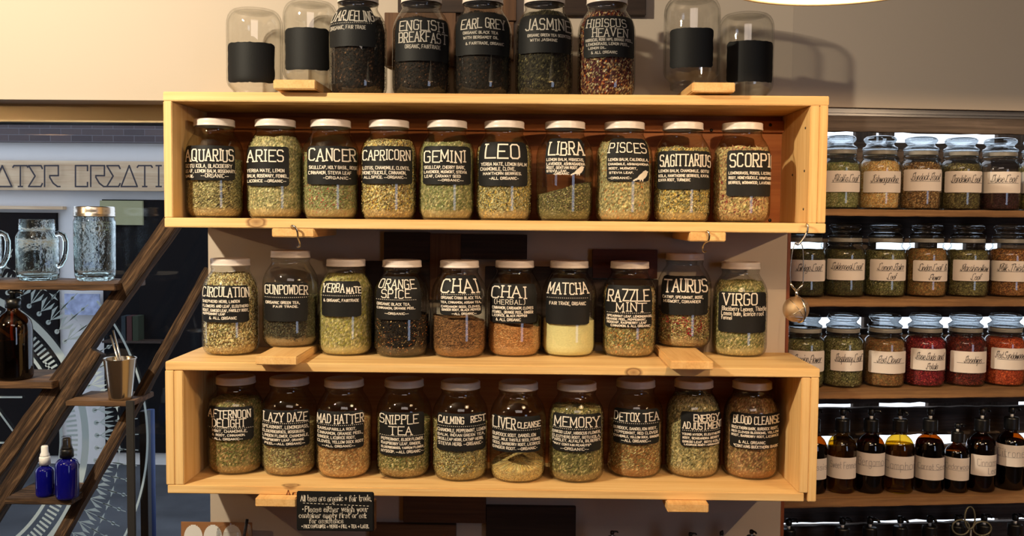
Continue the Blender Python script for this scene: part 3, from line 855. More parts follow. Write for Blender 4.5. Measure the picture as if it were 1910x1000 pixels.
def ub(name, x0, x1, y0, y1, z0, z1, mat=None, **k):
    L_ = UB.location
    return board(name, x0-L_.x, x1-L_.x, y0-L_.y, y1-L_.y, z0-L_.z, z1-L_.z, mat or M['pine'], UB, **k)
ub('top_board', UX0, UX1, -D, -0.001, UZ1-TB, UZ1)
ub('bottom_board', UX0, UX1, -D, -0.001, UZ0, UZ0+0.0213, pine_knots('pine_knot_upper', (kn3[0], -D, kn3[2], 0.012)))
ub('side_board', UX0, UX0+0.019, -D, -0.001, UZ0+0.0213, UZ1-TB, along='z')
ub('side_board', UX1-0.0195, UX1-0.001, -D, -0.001, UZ0+0.0222, UZ1-TB, along='z')
ub('side_board', UX1-0.0395, UX1-0.0197, -D+0.001, -0.001, UZ0+0.0213, UZ1-TB, along='z')
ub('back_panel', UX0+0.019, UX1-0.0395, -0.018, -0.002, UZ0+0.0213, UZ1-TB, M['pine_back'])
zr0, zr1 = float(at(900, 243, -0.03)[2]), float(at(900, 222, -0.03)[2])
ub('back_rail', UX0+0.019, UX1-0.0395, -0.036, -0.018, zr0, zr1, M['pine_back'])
for px, py, yy in ((1437, 233, -0.036), (1327, 243, -0.036), (1436, 411, -0.018)):
    p = at(px, py, yy-0.0005); screw_on(UB, p[0]-UB.location.x, p[1]-UB.location.y, p[2]-UB.location.z)
xs_ = UX1-0.0398
for yy, zz in ((-0.215, 1.80), (-0.215, 1.705), (-0.215, 1.62), (-0.12, 1.70)):
    screw_on(UB, xs_-UB.location.x, yy-UB.location.y, zz-UB.location.z, 0.003, '-x')
LB = thing('box_shelf', ((LX0+LX1)/2, -D/2, LZ0), 'lower pine box shelf with doubled sides, jars standing inside and on top', 'shelf', 'pine box shelves')
def lb(name, x0, x1, y0, y1, z0, z1, mat=None, **k):
    L_ = LB.location
    return board(name, x0-L_.x, x1-L_.x, y0-L_.y, y1-L_.y, z0-L_.z, z1-L_.z, mat or M['pine'], LB, **k)
lb('top_board', LX0, LX1, -D, -0.001, LZ1-0.020, LZ1, pine_knots('pine_knot_middle', (kn[0], -D, kn[2], 0.010)))
lb('bottom_board', LX0b, LX1b-0.0197, -D, -0.001, LZ0, LZ0+0.0195, pine_knots('pine_knot_lower', (kn2[0], kn2[1], kn2[2], 0.014), (kn4[0], kn4[1], kn4[2], 0.010)))
lb('side_board', LX0-0.001, LX0+0.0188, -D, -0.001, LZ0+0.0195, LZ1-0.020, pine_knots('pine_knot_side', (kn5[0], -D, kn5[2], 0.009)), along='z')
lb('side_board', LX0+0.019, LX0+0.039, -D+0.0006, -0.001, LZ0+0.0195, LZ1-0.020, along='z')
lb('side_board', LX1-0.0195, LX1-0.001, -D, -0.001, LZ0, LZ1-0.020, along='z')
lb('side_board', LX1-0.0395, LX1-0.0197, -D+0.0006, -0.001, LZ0+0.0195, LZ1-0.020, along='z')
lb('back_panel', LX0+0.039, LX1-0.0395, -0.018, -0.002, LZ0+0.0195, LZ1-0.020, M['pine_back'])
Q = fit_line('Ar', 533, 551, 915, 927, 2.0)
lo = np.array(LB.location)
link('burnt_mark', quads_mesh('burnt_mark', Q, lambda px, py: at(px, py, -D-0.0004)-lo), M['burn'], LB)

# short pine blocks fixed above and below the boxes
def block(px0, px1, ztop, th, yfront, label, yback=-0.001, pyref=500, below=False):
    z1 = ztop; z0 = ztop-th
    a = at(px0, pyref, yfront)[0]; b2 = at(px1, pyref, yfront)[0]
    o = board('pine_block', a, b2, yfront, yback, z0, z1, M['pine_end'], None, along='y', bevel=0.002)
    return prop(o, label, 'wood block', 'pine blocks on the box shelves')
block(509.5, 588.5, UZ1+0.0245, 0.0205, -0.275, 'left pine block on top of the upper box, under a black-labelled empty jar', pyref=157)
block(1291, 1371.5, UZ1+0.0245, 0.0205, -0.275, 'right pine block on top of the upper box, under an empty jar', pyref=160)
block(507, 586, UZ0, 0.0195, -0.25, 'left pine block under the upper box, above the GUNPOWDER jar', pyref=433)
block(1286, 1354, UZ0, 0.0205, -0.25, 'right pine block under the upper box, above the TAURUS jar', pyref=441)
block(476, 554, LZ1+0.0195, 0.0195, -0.285, 'pine block under the GUNPOWDER jar on the middle shelf', pyref=676)
block(1251, 1331, LZ1+0.0195, 0.0195, -0.285, 'pine block under the TAURUS jar on the middle shelf', pyref=682)
block(476, 552, LZ0, 0.0205, -0.275, 'pine block under the lower box beside the chalk sign', pyref=940)
block(1245, 1322, LZ0, 0.0205, -0.275, 'right pine block under the lower box, below the ENERGY jar', pyref=950)

# ------------------------------------------------------------------ planks of the wall mosaic behind the jars
def plank(x0, x1, y0, y1, mat, label, th=0.018, along='x', dy=0.0):
    a = at(x0, y0, -0.02-dy); b2 = at(x1, y1, -0.02-dy)
    o = board('wall_plank', a[0], b2[0], -0.001-th-dy, -0.001-dy, b2[2], a[2], M[mat], None, along=along, bevel=0.001)
    return prop(o, label, 'wood plank', 'stained planks mounted on the white wall')
plank(717, 850, 23, 124, 'brownplank', 'brown plank on the wall behind the ENGLISH BREAKFAST jar', along='z')
plank(742, 865, -70, 23, 'darkplank', 'dark plank at the top edge behind the lid of ENGLISH BREAKFAST')
plank(851, 958, 40, 112, 'brownplank', 'brown plank on the wall behind the EARL GREY jar')
plank(866, 963, -70, 38, 'brownplank', 'brown plank at the top edge behind the lid of EARL GREY', along='z')
plank(1051, 1205, -70, 28, 'darkplank', 'dark plank at the top edge behind the lid of HIBISCUS HEAVEN')
plank(716, 801, 433, 486, 'darkplank', 'black plank just under the upper box, above the ORANGE SPICE lid')
plank(801.5, 859, 436, 560, 'brownplank', 'upright brown plank above the CHAI jar lid', along='z')
plank(859.5, 983, 437, 484, 'darkplank', 'wide dark plank just under the upper box, above the CHAI (HERBAL) lid')
plank(681, 801, 487, 640, 'darkplank', 'large dark plank behind the ORANGE SPICE jar')
plank(905, 1104, 497, 640, 'darkplank', 'large dark plank behind the CHAI (HERBAL) and MATCHA jars')
plank(1105.5, 1226, 465, 520, 'redplank', 'red brown plank above the RAZZLE MINT lid')
plank(1105.5, 1226, 521, 640, 'darkplank', 'dark plank behind the RAZZLE MINT jar')
plank(752, 906, 920, 977, 'brownplank', 'brown plank under the lower box, right of the chalk sign')
plank(690, 850, 978, 1060, 'brownplank', 'brown plank at the bottom edge behind the chalk sign corner')
plank(907, 1073, 945, 1060, 'darkplank', 'nearly black plank under the middle of the lower box')

# ------------------------------------------------------------------ tea jars
jar_n = [0]
def tea_jar(C, cx, label, lab, texts, fill, pal, group, lid=True, ink='ink', **ck):
    t = thing('tea_jar', C, label, 'jar', group)
    link('glass_jar', ME_JAR, None, t)
    if lid: link('lid', ME_LID, None, t)
    jar_n[0] += 1
    jm = JarMap(C, PROF_JAR, RJ, cx)
    fz = jm.z(fill) if fill is not None else None
    if fz is not None:
        cm = contents_mesh('tea', PROF_JAR, min(max(fz, 0.03), 0.19), pal, seed=jar_n[0]*11, **ck)
        o = link('tea', cm, None, t); o['kind'] = 'stuff'
    lo_ = None
    if lab:
        lm = label_mesh('label', jm, *lab, seed=jar_n[0])
        lo_ = link('label', lm, M['chalk'], t)
        rnd = random.Random(jar_n[0]*5)
        Q = []; Q2 = []
        for e in texts:
            if e[0] == 'dots': Q += dots_line(e[1], e[2], e[3])
            elif e[0] == 'T': Q += fit_line(e[1], e[2], e[3], e[4], e[5], max(1.7, (e[5]-e[4])*0.105), True, 0, rnd)
            elif e[0] == 't': Q += fit_line(e[1], e[2], e[3], e[4]+1.3, e[5]-1.1, 0.95, False, 0, rnd)
            elif e[0] == 'bird':
                x0, x1, y0, y1 = e[1:]
                po = [(0.0, .95), (.18, .78), (.30, .68), (.42, .45), (.58, .25), (.68, .08), (.80, .0), (.90, .06), (1.0, .14), (.92, .2), (.90, .42), (.80, .66), (.68, .8), (.66, 1.0), (.60, 1.0), (.58, .84), (.52, .86), (.50, .99), (.45, .98), (.46, .86), (.3, .88), (.1, 1.0)]
                Q += fill_poly([(x0+(x1-x0)*p[0], y0+(y1-y0)*p[1]) for p in po])
        if Q:
            link('lettering', quads_mesh('lettering', Q, lambda px, py: jm.pt(px, py, 0.0010)), M[ink], lo_)
    return t

OL, SG, GN, TN, ST, BR, DK, YE, RD, OR, CR, BK, PU = ((124, 116, 72), (158, 152, 112), (112, 120, 72), (186, 156, 108), (208, 188, 134), (112, 78, 48),
    (54, 41, 29), (206, 168, 74), (146, 34, 44), (202, 112, 46), (228, 214, 172), (20, 17, 15), (84, 36, 52))
FINE = dict(L=(0.0014, 0.0030), W=(0.0007, 0.0013), n=8000)
MED = dict(L=(0.0022, 0.0052), W=(0.0008, 0.0015), n=6500)
LONG = dict(L=(0.005, 0.012), W=(0.0008, 0.0014), n=5000)
CHUNK = dict(L=(0.0028, 0.0055), W=(0.0018, 0.0034), n=4600)
G1, G2, G3, G4 = 'tea jars on top of the upper box', 'zodiac tea jars in the upper box', 'tea jars on the middle shelf', 'tea jars in the lower box'
ZT = UZ1
def place_y(px, py, y, z):
    p = at(px, py, y); return (float(p[0]), y, z)
def place_base(px, py, z, rb=0.053):
    p = at_z(px, py, z)
    phi = math.atan2(p[0]-CAMP[0], p[1]-CAMP[1])
    return (float(p[0]+rb*math.sin(phi)), float(p[1]+rb*math.cos(phi)), z)

# top row ---------------------------------------------------
TOP = [
 (668, (615.5, 700, 8, 86), [('T', 'DARJEELING', 617, 698, 18, 38), ('dots', 617, 692, 42), ('t', 'ORGANIC, FAIR TRADE', 618, 681, 46, 55)], 22,
  [(BK, 6), ((40, 29, 22), 3), ((84, 58, 38), 0.6)], 'jar of black tea labelled DARJEELING on top of the upper box', MED),
 (786, (739, 836, 32, 113), [('T', 'ENGLISH', 747, 825, 38, 56), ('T', 'BREAKFAST', 746, 831, 60, 78), ('t', 'ORGANIC, FAIRTRADE', 757, 820, 82, 91)], 30,
  [(BK, 6), ((40, 29, 22), 3), ((84, 58, 38), 0.5)], 'jar of black tea labelled ENGLISH BREAKFAST on top of the upper box', MED),
 (900, (851, 949, 22, 102), [('T', 'EARL GREY', 861, 941, 34, 52), ('t', 'ORGANIC BLACK TEA', 865, 927, 57, 64), ('t', 'WITH BERGAMOT OIL', 866, 928, 66, 73), ('t', '& FAIRTRADE, ORGANIC', 870, 938, 77, 84)], 18,
  [(BK, 7), ((36, 27, 21), 2), ((84, 58, 38), 0.3)], 'jar of black tea labelled EARL GREY on top of the upper box', MED),
 (1015, (968, 1064, 26, 98), [('T', 'JASMINE', 981, 1063, 35, 56), ('t', 'ORGANIC GREEN TEA SCENTED', 985, 1062, 62, 69), ('t', 'WITH JASMINE', 990, 1038, 71, 78)], 16,
  [((50, 46, 30), 5), (BK, 4), ((96, 88, 58), 0.8)], 'jar of dark green tea labelled JASMINE on top of the upper box', MED),
 (1131, (1090, 1182, 28, 106), [('T', 'HIBISCUS', 1095, 1166, 35, 50), ('T', 'HEAVEN', 1106, 1168, 53, 68), ('t', 'HIBISCUS, ROSE HIPS, ORANGE PEEL,', 1094, 1177, 70, 77), ('t', 'LEMONGRASS, LEMON PEEL,', 1095, 1171, 78, 85), ('t', 'LEMON OIL.', 1099, 1130, 86, 92), ('t', '& ALL ORGANIC', 1104, 1150, 94, 101)], 16,
  [((58, 16, 22), 6), (TN, 1.8), (OR, 0.4), (CR, 0.4), ((84, 28, 30), 2)], 'jar of dark red hibiscus blend labelled HIBISCUS HEAVEN on top of the upper box', LONG),
]
for cx, lab, tx, fill, pal, lb_, ck in TOP:
    tea_jar(place_y(cx, 100, -0.172, ZT), cx, lb_, lab, tx, fill, pal, G1, ink='ink_shaded', dusth=0.0, **ck)

# upper box -------------------------------------------------
ROW2 = [
 (400.5, (348, 436, 271, 336), [('T', 'AQUARIUS', 350, 433, 279, 300), ('t', 'GOTU KOLA, BLACKBERRY', 350, 430, 305, 314), ('t', 'LEAF, LEMON BALM, ROSEMARY,', 349, 437, 315, 323), ('t', 'SAGE.', 350, 364, 325, 332), ('t', '--ORGANIC--', 377, 424, 323, 332)], 296,
  [(OL, 4), (DK, 2.4), (ST, 1.4), (SG, 2)], dict(MED, lit_tint=TN), 'olive brown herbs labelled AQUARIUS'),
 (514, (463.2, 538, 273, 347), [('T', 'ARIES', 464, 527, 281, 302), ('t', 'YERBA MATE, LEMON', 464, 529, 314, 322), ('t', 'BALM, ROSEMARY, FENNEL,', 464, 536, 324, 332), ('t', 'LICORICE --ORGANIC--', 464, 532, 334, 341)], 253,
  [(SG, 5), (OL, 2.5), (ST, 2), (GN, 1)], dict(MED, lit_tint=TN), 'sage green herbs labelled ARIES'),
 (617, (575, 664, 272, 344), [('T', 'CANCER', 579, 661, 278, 300), ('t', 'SKULLCAP, HOLY BASIL, ROSE,', 579, 666, 308, 316), ('t', 'CINNAMON, STEVIA LEAF', 578, 653, 318, 326), ('t', '-ORGANIC-', 604, 652, 328, 335)], 282,
  [(GN, 5), (SG, 4), (OL, 2), (RD, 0.7)], dict(MED, lit_tint=TN, clumps=[(-0.35, 0.075, 0.014, PU), (0.3, 0.055, 0.014, PU), (-1.25, 0.14, 0.012, (190, 40, 50))]), 'green herbs with red petals labelled CANCER'),
 (725.5, (677.5, 768, 272, 343), [('T', 'CAPRICORN', 679, 763, 280, 298), ('t', 'LOTUS, CHAMOMILE, CLOVES,', 679, 762, 309, 317), ('t', 'HONEYSUCKLE, CINNAMON,', 679, 756, 318, 326), ('t', 'ALLSPICE. --ORGANIC--', 681, 757, 327, 334)], 260,
  [(ST, 4), (OL, 3), (YE, 1.4), (BR, 1.6), (DK, 1)], dict(CHUNK, lit_tint=TN, hump=0.008), 'yellow and brown chunky herbs labelled CAPRICORN'),
 (833.5, (790, 877, 272, 344), [('T', 'GEMINI', 793, 867, 281, 302), ('t', 'SKULLCAP, CHERRY BARK,', 793, 866, 308, 316), ('t', 'LAVENDER, MUGWORT, STEVIA', 793, 869, 317, 324), ('t', 'LEAF, CARAWAY SEED', 794, 858, 325, 332), ('t', '--ORGANIC--', 818, 863, 333, 339)], 264,
  [(GN, 5), (SG, 4), (OL, 2), (ST, 1)], dict(MED, lit_tint=TN), 'bright green herbs labelled GEMINI'),
 (940, (894, 983, 264, 347), [('T', 'LEO', 907, 967, 270, 296), ('t', 'YERBA MATE, LEMON BALM', 899, 980, 302, 310), ('t', 'CHAMOMILE, CLOVE,', 898, 960, 311, 319), ('t', 'HAWTHORN BERRIES.', 903, 971, 320, 327), ('t', '-ALL ORGANIC-', 914, 966, 329, 336)], 270,
  [(SG, 4), (YE, 1.6), (OL, 3), (DK, 1), (ST, 1.5)], dict(CHUNK, lit_tint=TN), 'yellow green herbs with small berries labelled LEO'),
 (1053, (1018, 1090, 257, 325), [('T', 'LIBRA', 1024, 1087, 265, 289), ('t', 'LEMON BALM, HIBISCUS,', 1021, 1087, 294, 301), ('t', 'LAVENDER, ASHWAGANDHA', 1021, 1089, 302, 309), ('t', 'ROOT, GENTIAN ROOT,', 1021, 1077, 309, 316), ('t', 'STEVIA LEAF.', 1021, 1057, 316, 322), ('t', '-ORGANIC', 1033, 1061, 321, 327), ('bird', 1063, 1089, 309, 327)], 351,
  [((92, 92, 54), 4), (DK, 2), (OL, 2), (ST, 0.8), (PU, 0.4)], dict(MED, lit_tint=OL, slope=(0.017, 0.0), topf=0.3), 'dark green herbs and a white bird labelled LIBRA, half empty'),
 (1163.5, (1133, 1209, 257, 338), [('T', 'PISCES', 1136, 1204, 266, 284), ('t', 'LEMON BALM, CALENDULA,', 1136, 1207, 294, 301), ('t', 'CHAMOMILE, ASHWAGANDHA', 1136, 1207, 303, 309), ('t', 'ROOT, MUGWORT,', 1137, 1187, 311, 317), ('t', 'STEVIA LEAF.', 1138, 1180, 319, 325), ('t', '-ORGANIC-', 1137, 1177, 329, 335), ('bird', 1179, 1208, 317, 338)], 262,
  [(SG, 4), (ST, 3), (OL, 2.5), (OR, 0.35)], dict(LONG, lit_tint=TN, clumps=[(0.55, 0.085, 0.013, OR), (1.2, 0.15, 0.02, OR)]), 'straw coloured herbs with orange petals and a white bird labelled PISCES'),
 (1272.5, (1228, 1323, 281, 353), [('T', 'SAGITTARIUS', 1233, 1323, 288, 309), ('t', 'LEMON BALM, CHAMOMILE, GOTU', 1231, 1319, 315, 322), ('t', 'KOLA, HAWTHORNE BERRIES, KAVA', 1231, 1319, 324, 331), ('t', 'KAVA ROOT, TURMERIC', 1231, 1287, 332, 339)], 274,
  [(OL, 4), (YE, 1.8), (ST, 2), (DK, 1.4), (SG, 2)], dict(CHUNK, lit_tint=TN), 'golden flecked herbs labelled SAGITTARIUS'),
 (1383, (1357, 1437, 280, 366), [('T', 'SCORPIO', 1363, 1446, 287, 311), ('t', 'LEMONGRASS, ROSES, LICORICE', 1361, 1440, 319, 326), ('t', 'ROOT, HONEYSUCKLE, HAWTHORN', 1361, 1440, 328, 335), ('t', 'BERRIES, WORMWOOD, LAVENDER', 1361, 1440, 337, 344)], 273,
  [(ST, 4), (TN, 3), (RD, 0.9), (OL, 2), (PU, 0.8)], dict(LONG, lit_tint=BR, clumps=[(-0.9, 0.05, 0.014, (140, 24, 44)), (0.3, 0.045, 0.012, (130, 22, 40)), (0.7, 0.055, 0.012, (140, 24, 44)), (-0.5, 0.165, 0.012, (150, 30, 46))]), 'straw and rose petal blend labelled SCORPIO'),
]
for cx, lab, tx, fill, pal, ck, lb_ in ROW2:
    tea_jar(place_y(cx, 320, -0.150, UZ0+0.0213), cx, 'white-lidded jar of '+lb_, lab, tx, fill, pal, G2, **ck)

# middle shelf ----------------------------------------------
ROW3 = [
 (431, 664.5, 0, (381.5, 463, 533, 602), [('T', 'CIRCULATION', 382, 463, 537, 554), ('t', 'SHEPHERD HERB, LINDEN', 382, 446, 559, 566), ('t', 'FLOWERS AND LEAF, ELEUTHERO', 382, 461, 568, 575), ('t', 'ROOT, GINKGO LEAF, PARSLEY ROOT,', 382, 462, 576, 583), ('t', 'PEPPERMINT LEAF', 382, 421, 583, 589), ('t', '& ALL ORGANIC', 394, 441, 590, 597)], 513,
  [(ST, 4), (OL, 3), (BR, 1.6), (DK, 1), (CR, 0.8)], dict(CHUNK, lit_tint=TN), 'pale chunky herbs labelled CIRCULATION'),
 (542.5, 649, 1, (496, 572.5, 528, 600), [('T', 'GUNPOWDER', 498, 572, 533, 549), ('dots', 498, 570, 555), ('t', 'ORGANIC GREEN TEA,', 499, 558, 561, 568), ('t', 'FAIR TRADE.', 512, 555, 569, 575)], 556,
  [((58, 56, 44), 5), (DK, 3), ((92, 88, 66), 2)], dict(CHUNK, lit_tint=TN), 'rolled grey green tea labelled GUNPOWDER, standing on a pine block'),
 (645.5, 665, 0, (602, 673, 525, 591), [('T', 'YERBA', 603, 642, 530, 545), ('T', 'MATE', 647, 672, 536, 547), ('dots', 602, 671, 552), ('t', '& ORGANIC, FAIRTRADE', 606, 668, 557, 564)], 503,
  [((150, 144, 70), 5), (SG, 3), (ST, 1.6), (OL, 2)], dict(FINE, lit_tint=ST), 'fine yellow green leaf labelled YERBA MATE'),
 (749.5, 668, 0, (703, 784, 517, 597), [('T', 'ORANGE', 705, 775, 522, 538), ('T', 'SPICE', 713, 764, 541, 556), ('dots', 704, 774, 559.5), ('t', 'ORGANIC BLACK TEA,', 705, 764, 564, 571), ('t', 'CINNAMON, ORANGE PEEL.', 705, 773, 572, 578), ('t', '--ORGANIC--', 719, 761, 582, 588)], 592,
  [(BK, 8), (DK, 2), (OR, 0.22), (TN, 0.3)], dict(CHUNK, lit_tint=(110, 92, 68)), 'black tea with orange flecks labelled ORANGE SPICE'),
 (856, 669, 0, (821.5, 897, 515, 588), [('T', 'CHAI', 823, 892, 522, 546), ('dots', 824, 893, 549.5), ('t', 'ORGANIC CHINA BLACK TEA,', 824, 895, 552, 559), ('t', 'TEA, CINNAMON, ASSAM TEA,', 823, 895, 561, 567), ('t', 'CARDAMOM SEED, CLOVES,', 824, 894, 569, 575), ('t', 'GINGER ROOT, BLACK PEPPER', 825, 894, 575, 581), ('t', '--ALL ORGANIC--', 843, 887, 582, 588)], 598,
  [((116, 80, 50), 4), (DK, 3), ((152, 112, 72), 3)], dict(FINE, lit_tint=(168, 120, 70), slope=(-0.006, 0)), 'brown spice mix labelled CHAI'),
 (958.5, 667, 0, (914.5, 999, 530, 603), [('T', 'CHAI', 917, 980, 535, 556), ('t', '(HERBAL)', 923, 977, 558, 569), ('t', 'CINNAMON, CARDAMOM, CLOVES', 919, 992, 571, 578), ('t', 'FENNEL, ORANGE PEEL, GINGER', 919, 992, 579, 586), ('t', 'LICORICE, BLACK PEPPER', 919, 981, 586, 592), ('t', '& ALL ORGANIC', 926, 970, 593, 600)], 610,
  [((172, 120, 72), 4), ((148, 98, 54), 3), ((196, 152, 102), 2)], dict(FINE, lit_tint=(196, 150, 96), slope=(-0.008, 0)), 'orange brown spice mix labelled CHAI (HERBAL)'),
 (1060, 667, 0, (1018, 1097, 520, 606), [('T', 'MATCHA', 1021, 1095, 528, 548), ('dots', 1021, 1093, 556), ('t', 'FAIR TRADE, ORGANIC', 1025, 1090, 562, 570)], 601,
  [((212, 206, 150), 1)], dict(L=(0.0010, 0.0016), W=(0.0008, 0.0012), n=1200, dusth=0.0, hump=-0.003, inset=0.0016, var=0.04), 'pale yellow green powder labelled MATCHA'),
 (1172, 668, 0, (1129, 1213, 533, 612), [('T', 'RAZZLE', 1134, 1207, 541, 562), ('T', 'MINT', 1150, 1201, 565, 581), ('dots', 1133, 1209, 584), ('t', 'SPEARMINT LEAF, LEMONGRASS,', 1133, 1213, 587, 593), ('t', 'ORANGE PEEL, PEPPERMINT,', 1132, 1203, 593, 599), ('t', 'ROSEHIP, RASPBERRY LEAF', 1133, 1203, 599, 605), ('t', 'CINNAMON. & ALL ORGANIC', 1140, 1210, 605, 611)], 540,
  [(OL, 4), ((90, 88, 50), 3), (ST, 2), (OR, 0.7), (BR, 1.4)], dict(MED, lit_tint=TN), 'mixed green and orange herbs labelled RAZZLE MINT'),
 (1274, 649.5, 1, (1233, 1317, 515, 588), [('T', 'TAURUS', 1239, 1315, 522, 545), ('t', 'CATNIP, SPEARMINT, ROSE,', 1236, 1308, 551, 558), ('t', 'MUGWORT, CORIANDER', 1238, 1303, 559, 566)], 578,
  [(OL, 4), (ST, 2.4), (BR, 2), (RD, 0.7), (DK, 1)], dict(CHUNK, lit_tint=TN, clumps=[(-0.2, 0.063, 0.013, (170, 30, 50)), (0.5, 0.05, 0.012, (150, 26, 40)), (-0.9, 0.068, 0.01, (200, 40, 60)), (0.1, 0.04, 0.01, (150, 26, 40))]), 'herbs with red petals labelled TAURUS, standing on a pine block'),
 (1378, 667, 0, (1340, 1424, 545, 621), [('T', 'VIRGO', 1348, 1408, 548, 569), ('t', 'Blackberry Leaves, Thistle', 1347, 1424, 571, 581), ('t', 'Lemon balm, licorice root', 1346, 1420, 580, 590), ('t', 'fennel', 1346, 1364, 589, 598)], 527,
  [(OL, 4), ((86, 96, 50), 3), (SG, 2.4), (ST, 1.4)], dict(MED, lit_tint=ST), 'green herbs labelled VIRGO, last on the middle shelf'),
]
for cx, by, blk, lab, tx, fill, pal, ck, lb_ in ROW3:
    z = LZ1+(0.0195 if blk else 0.0)
    tea_jar(place_base(cx, by, z), cx, 'white-lidded jar of '+lb_, lab, tx, fill, pal, G3, **ck)

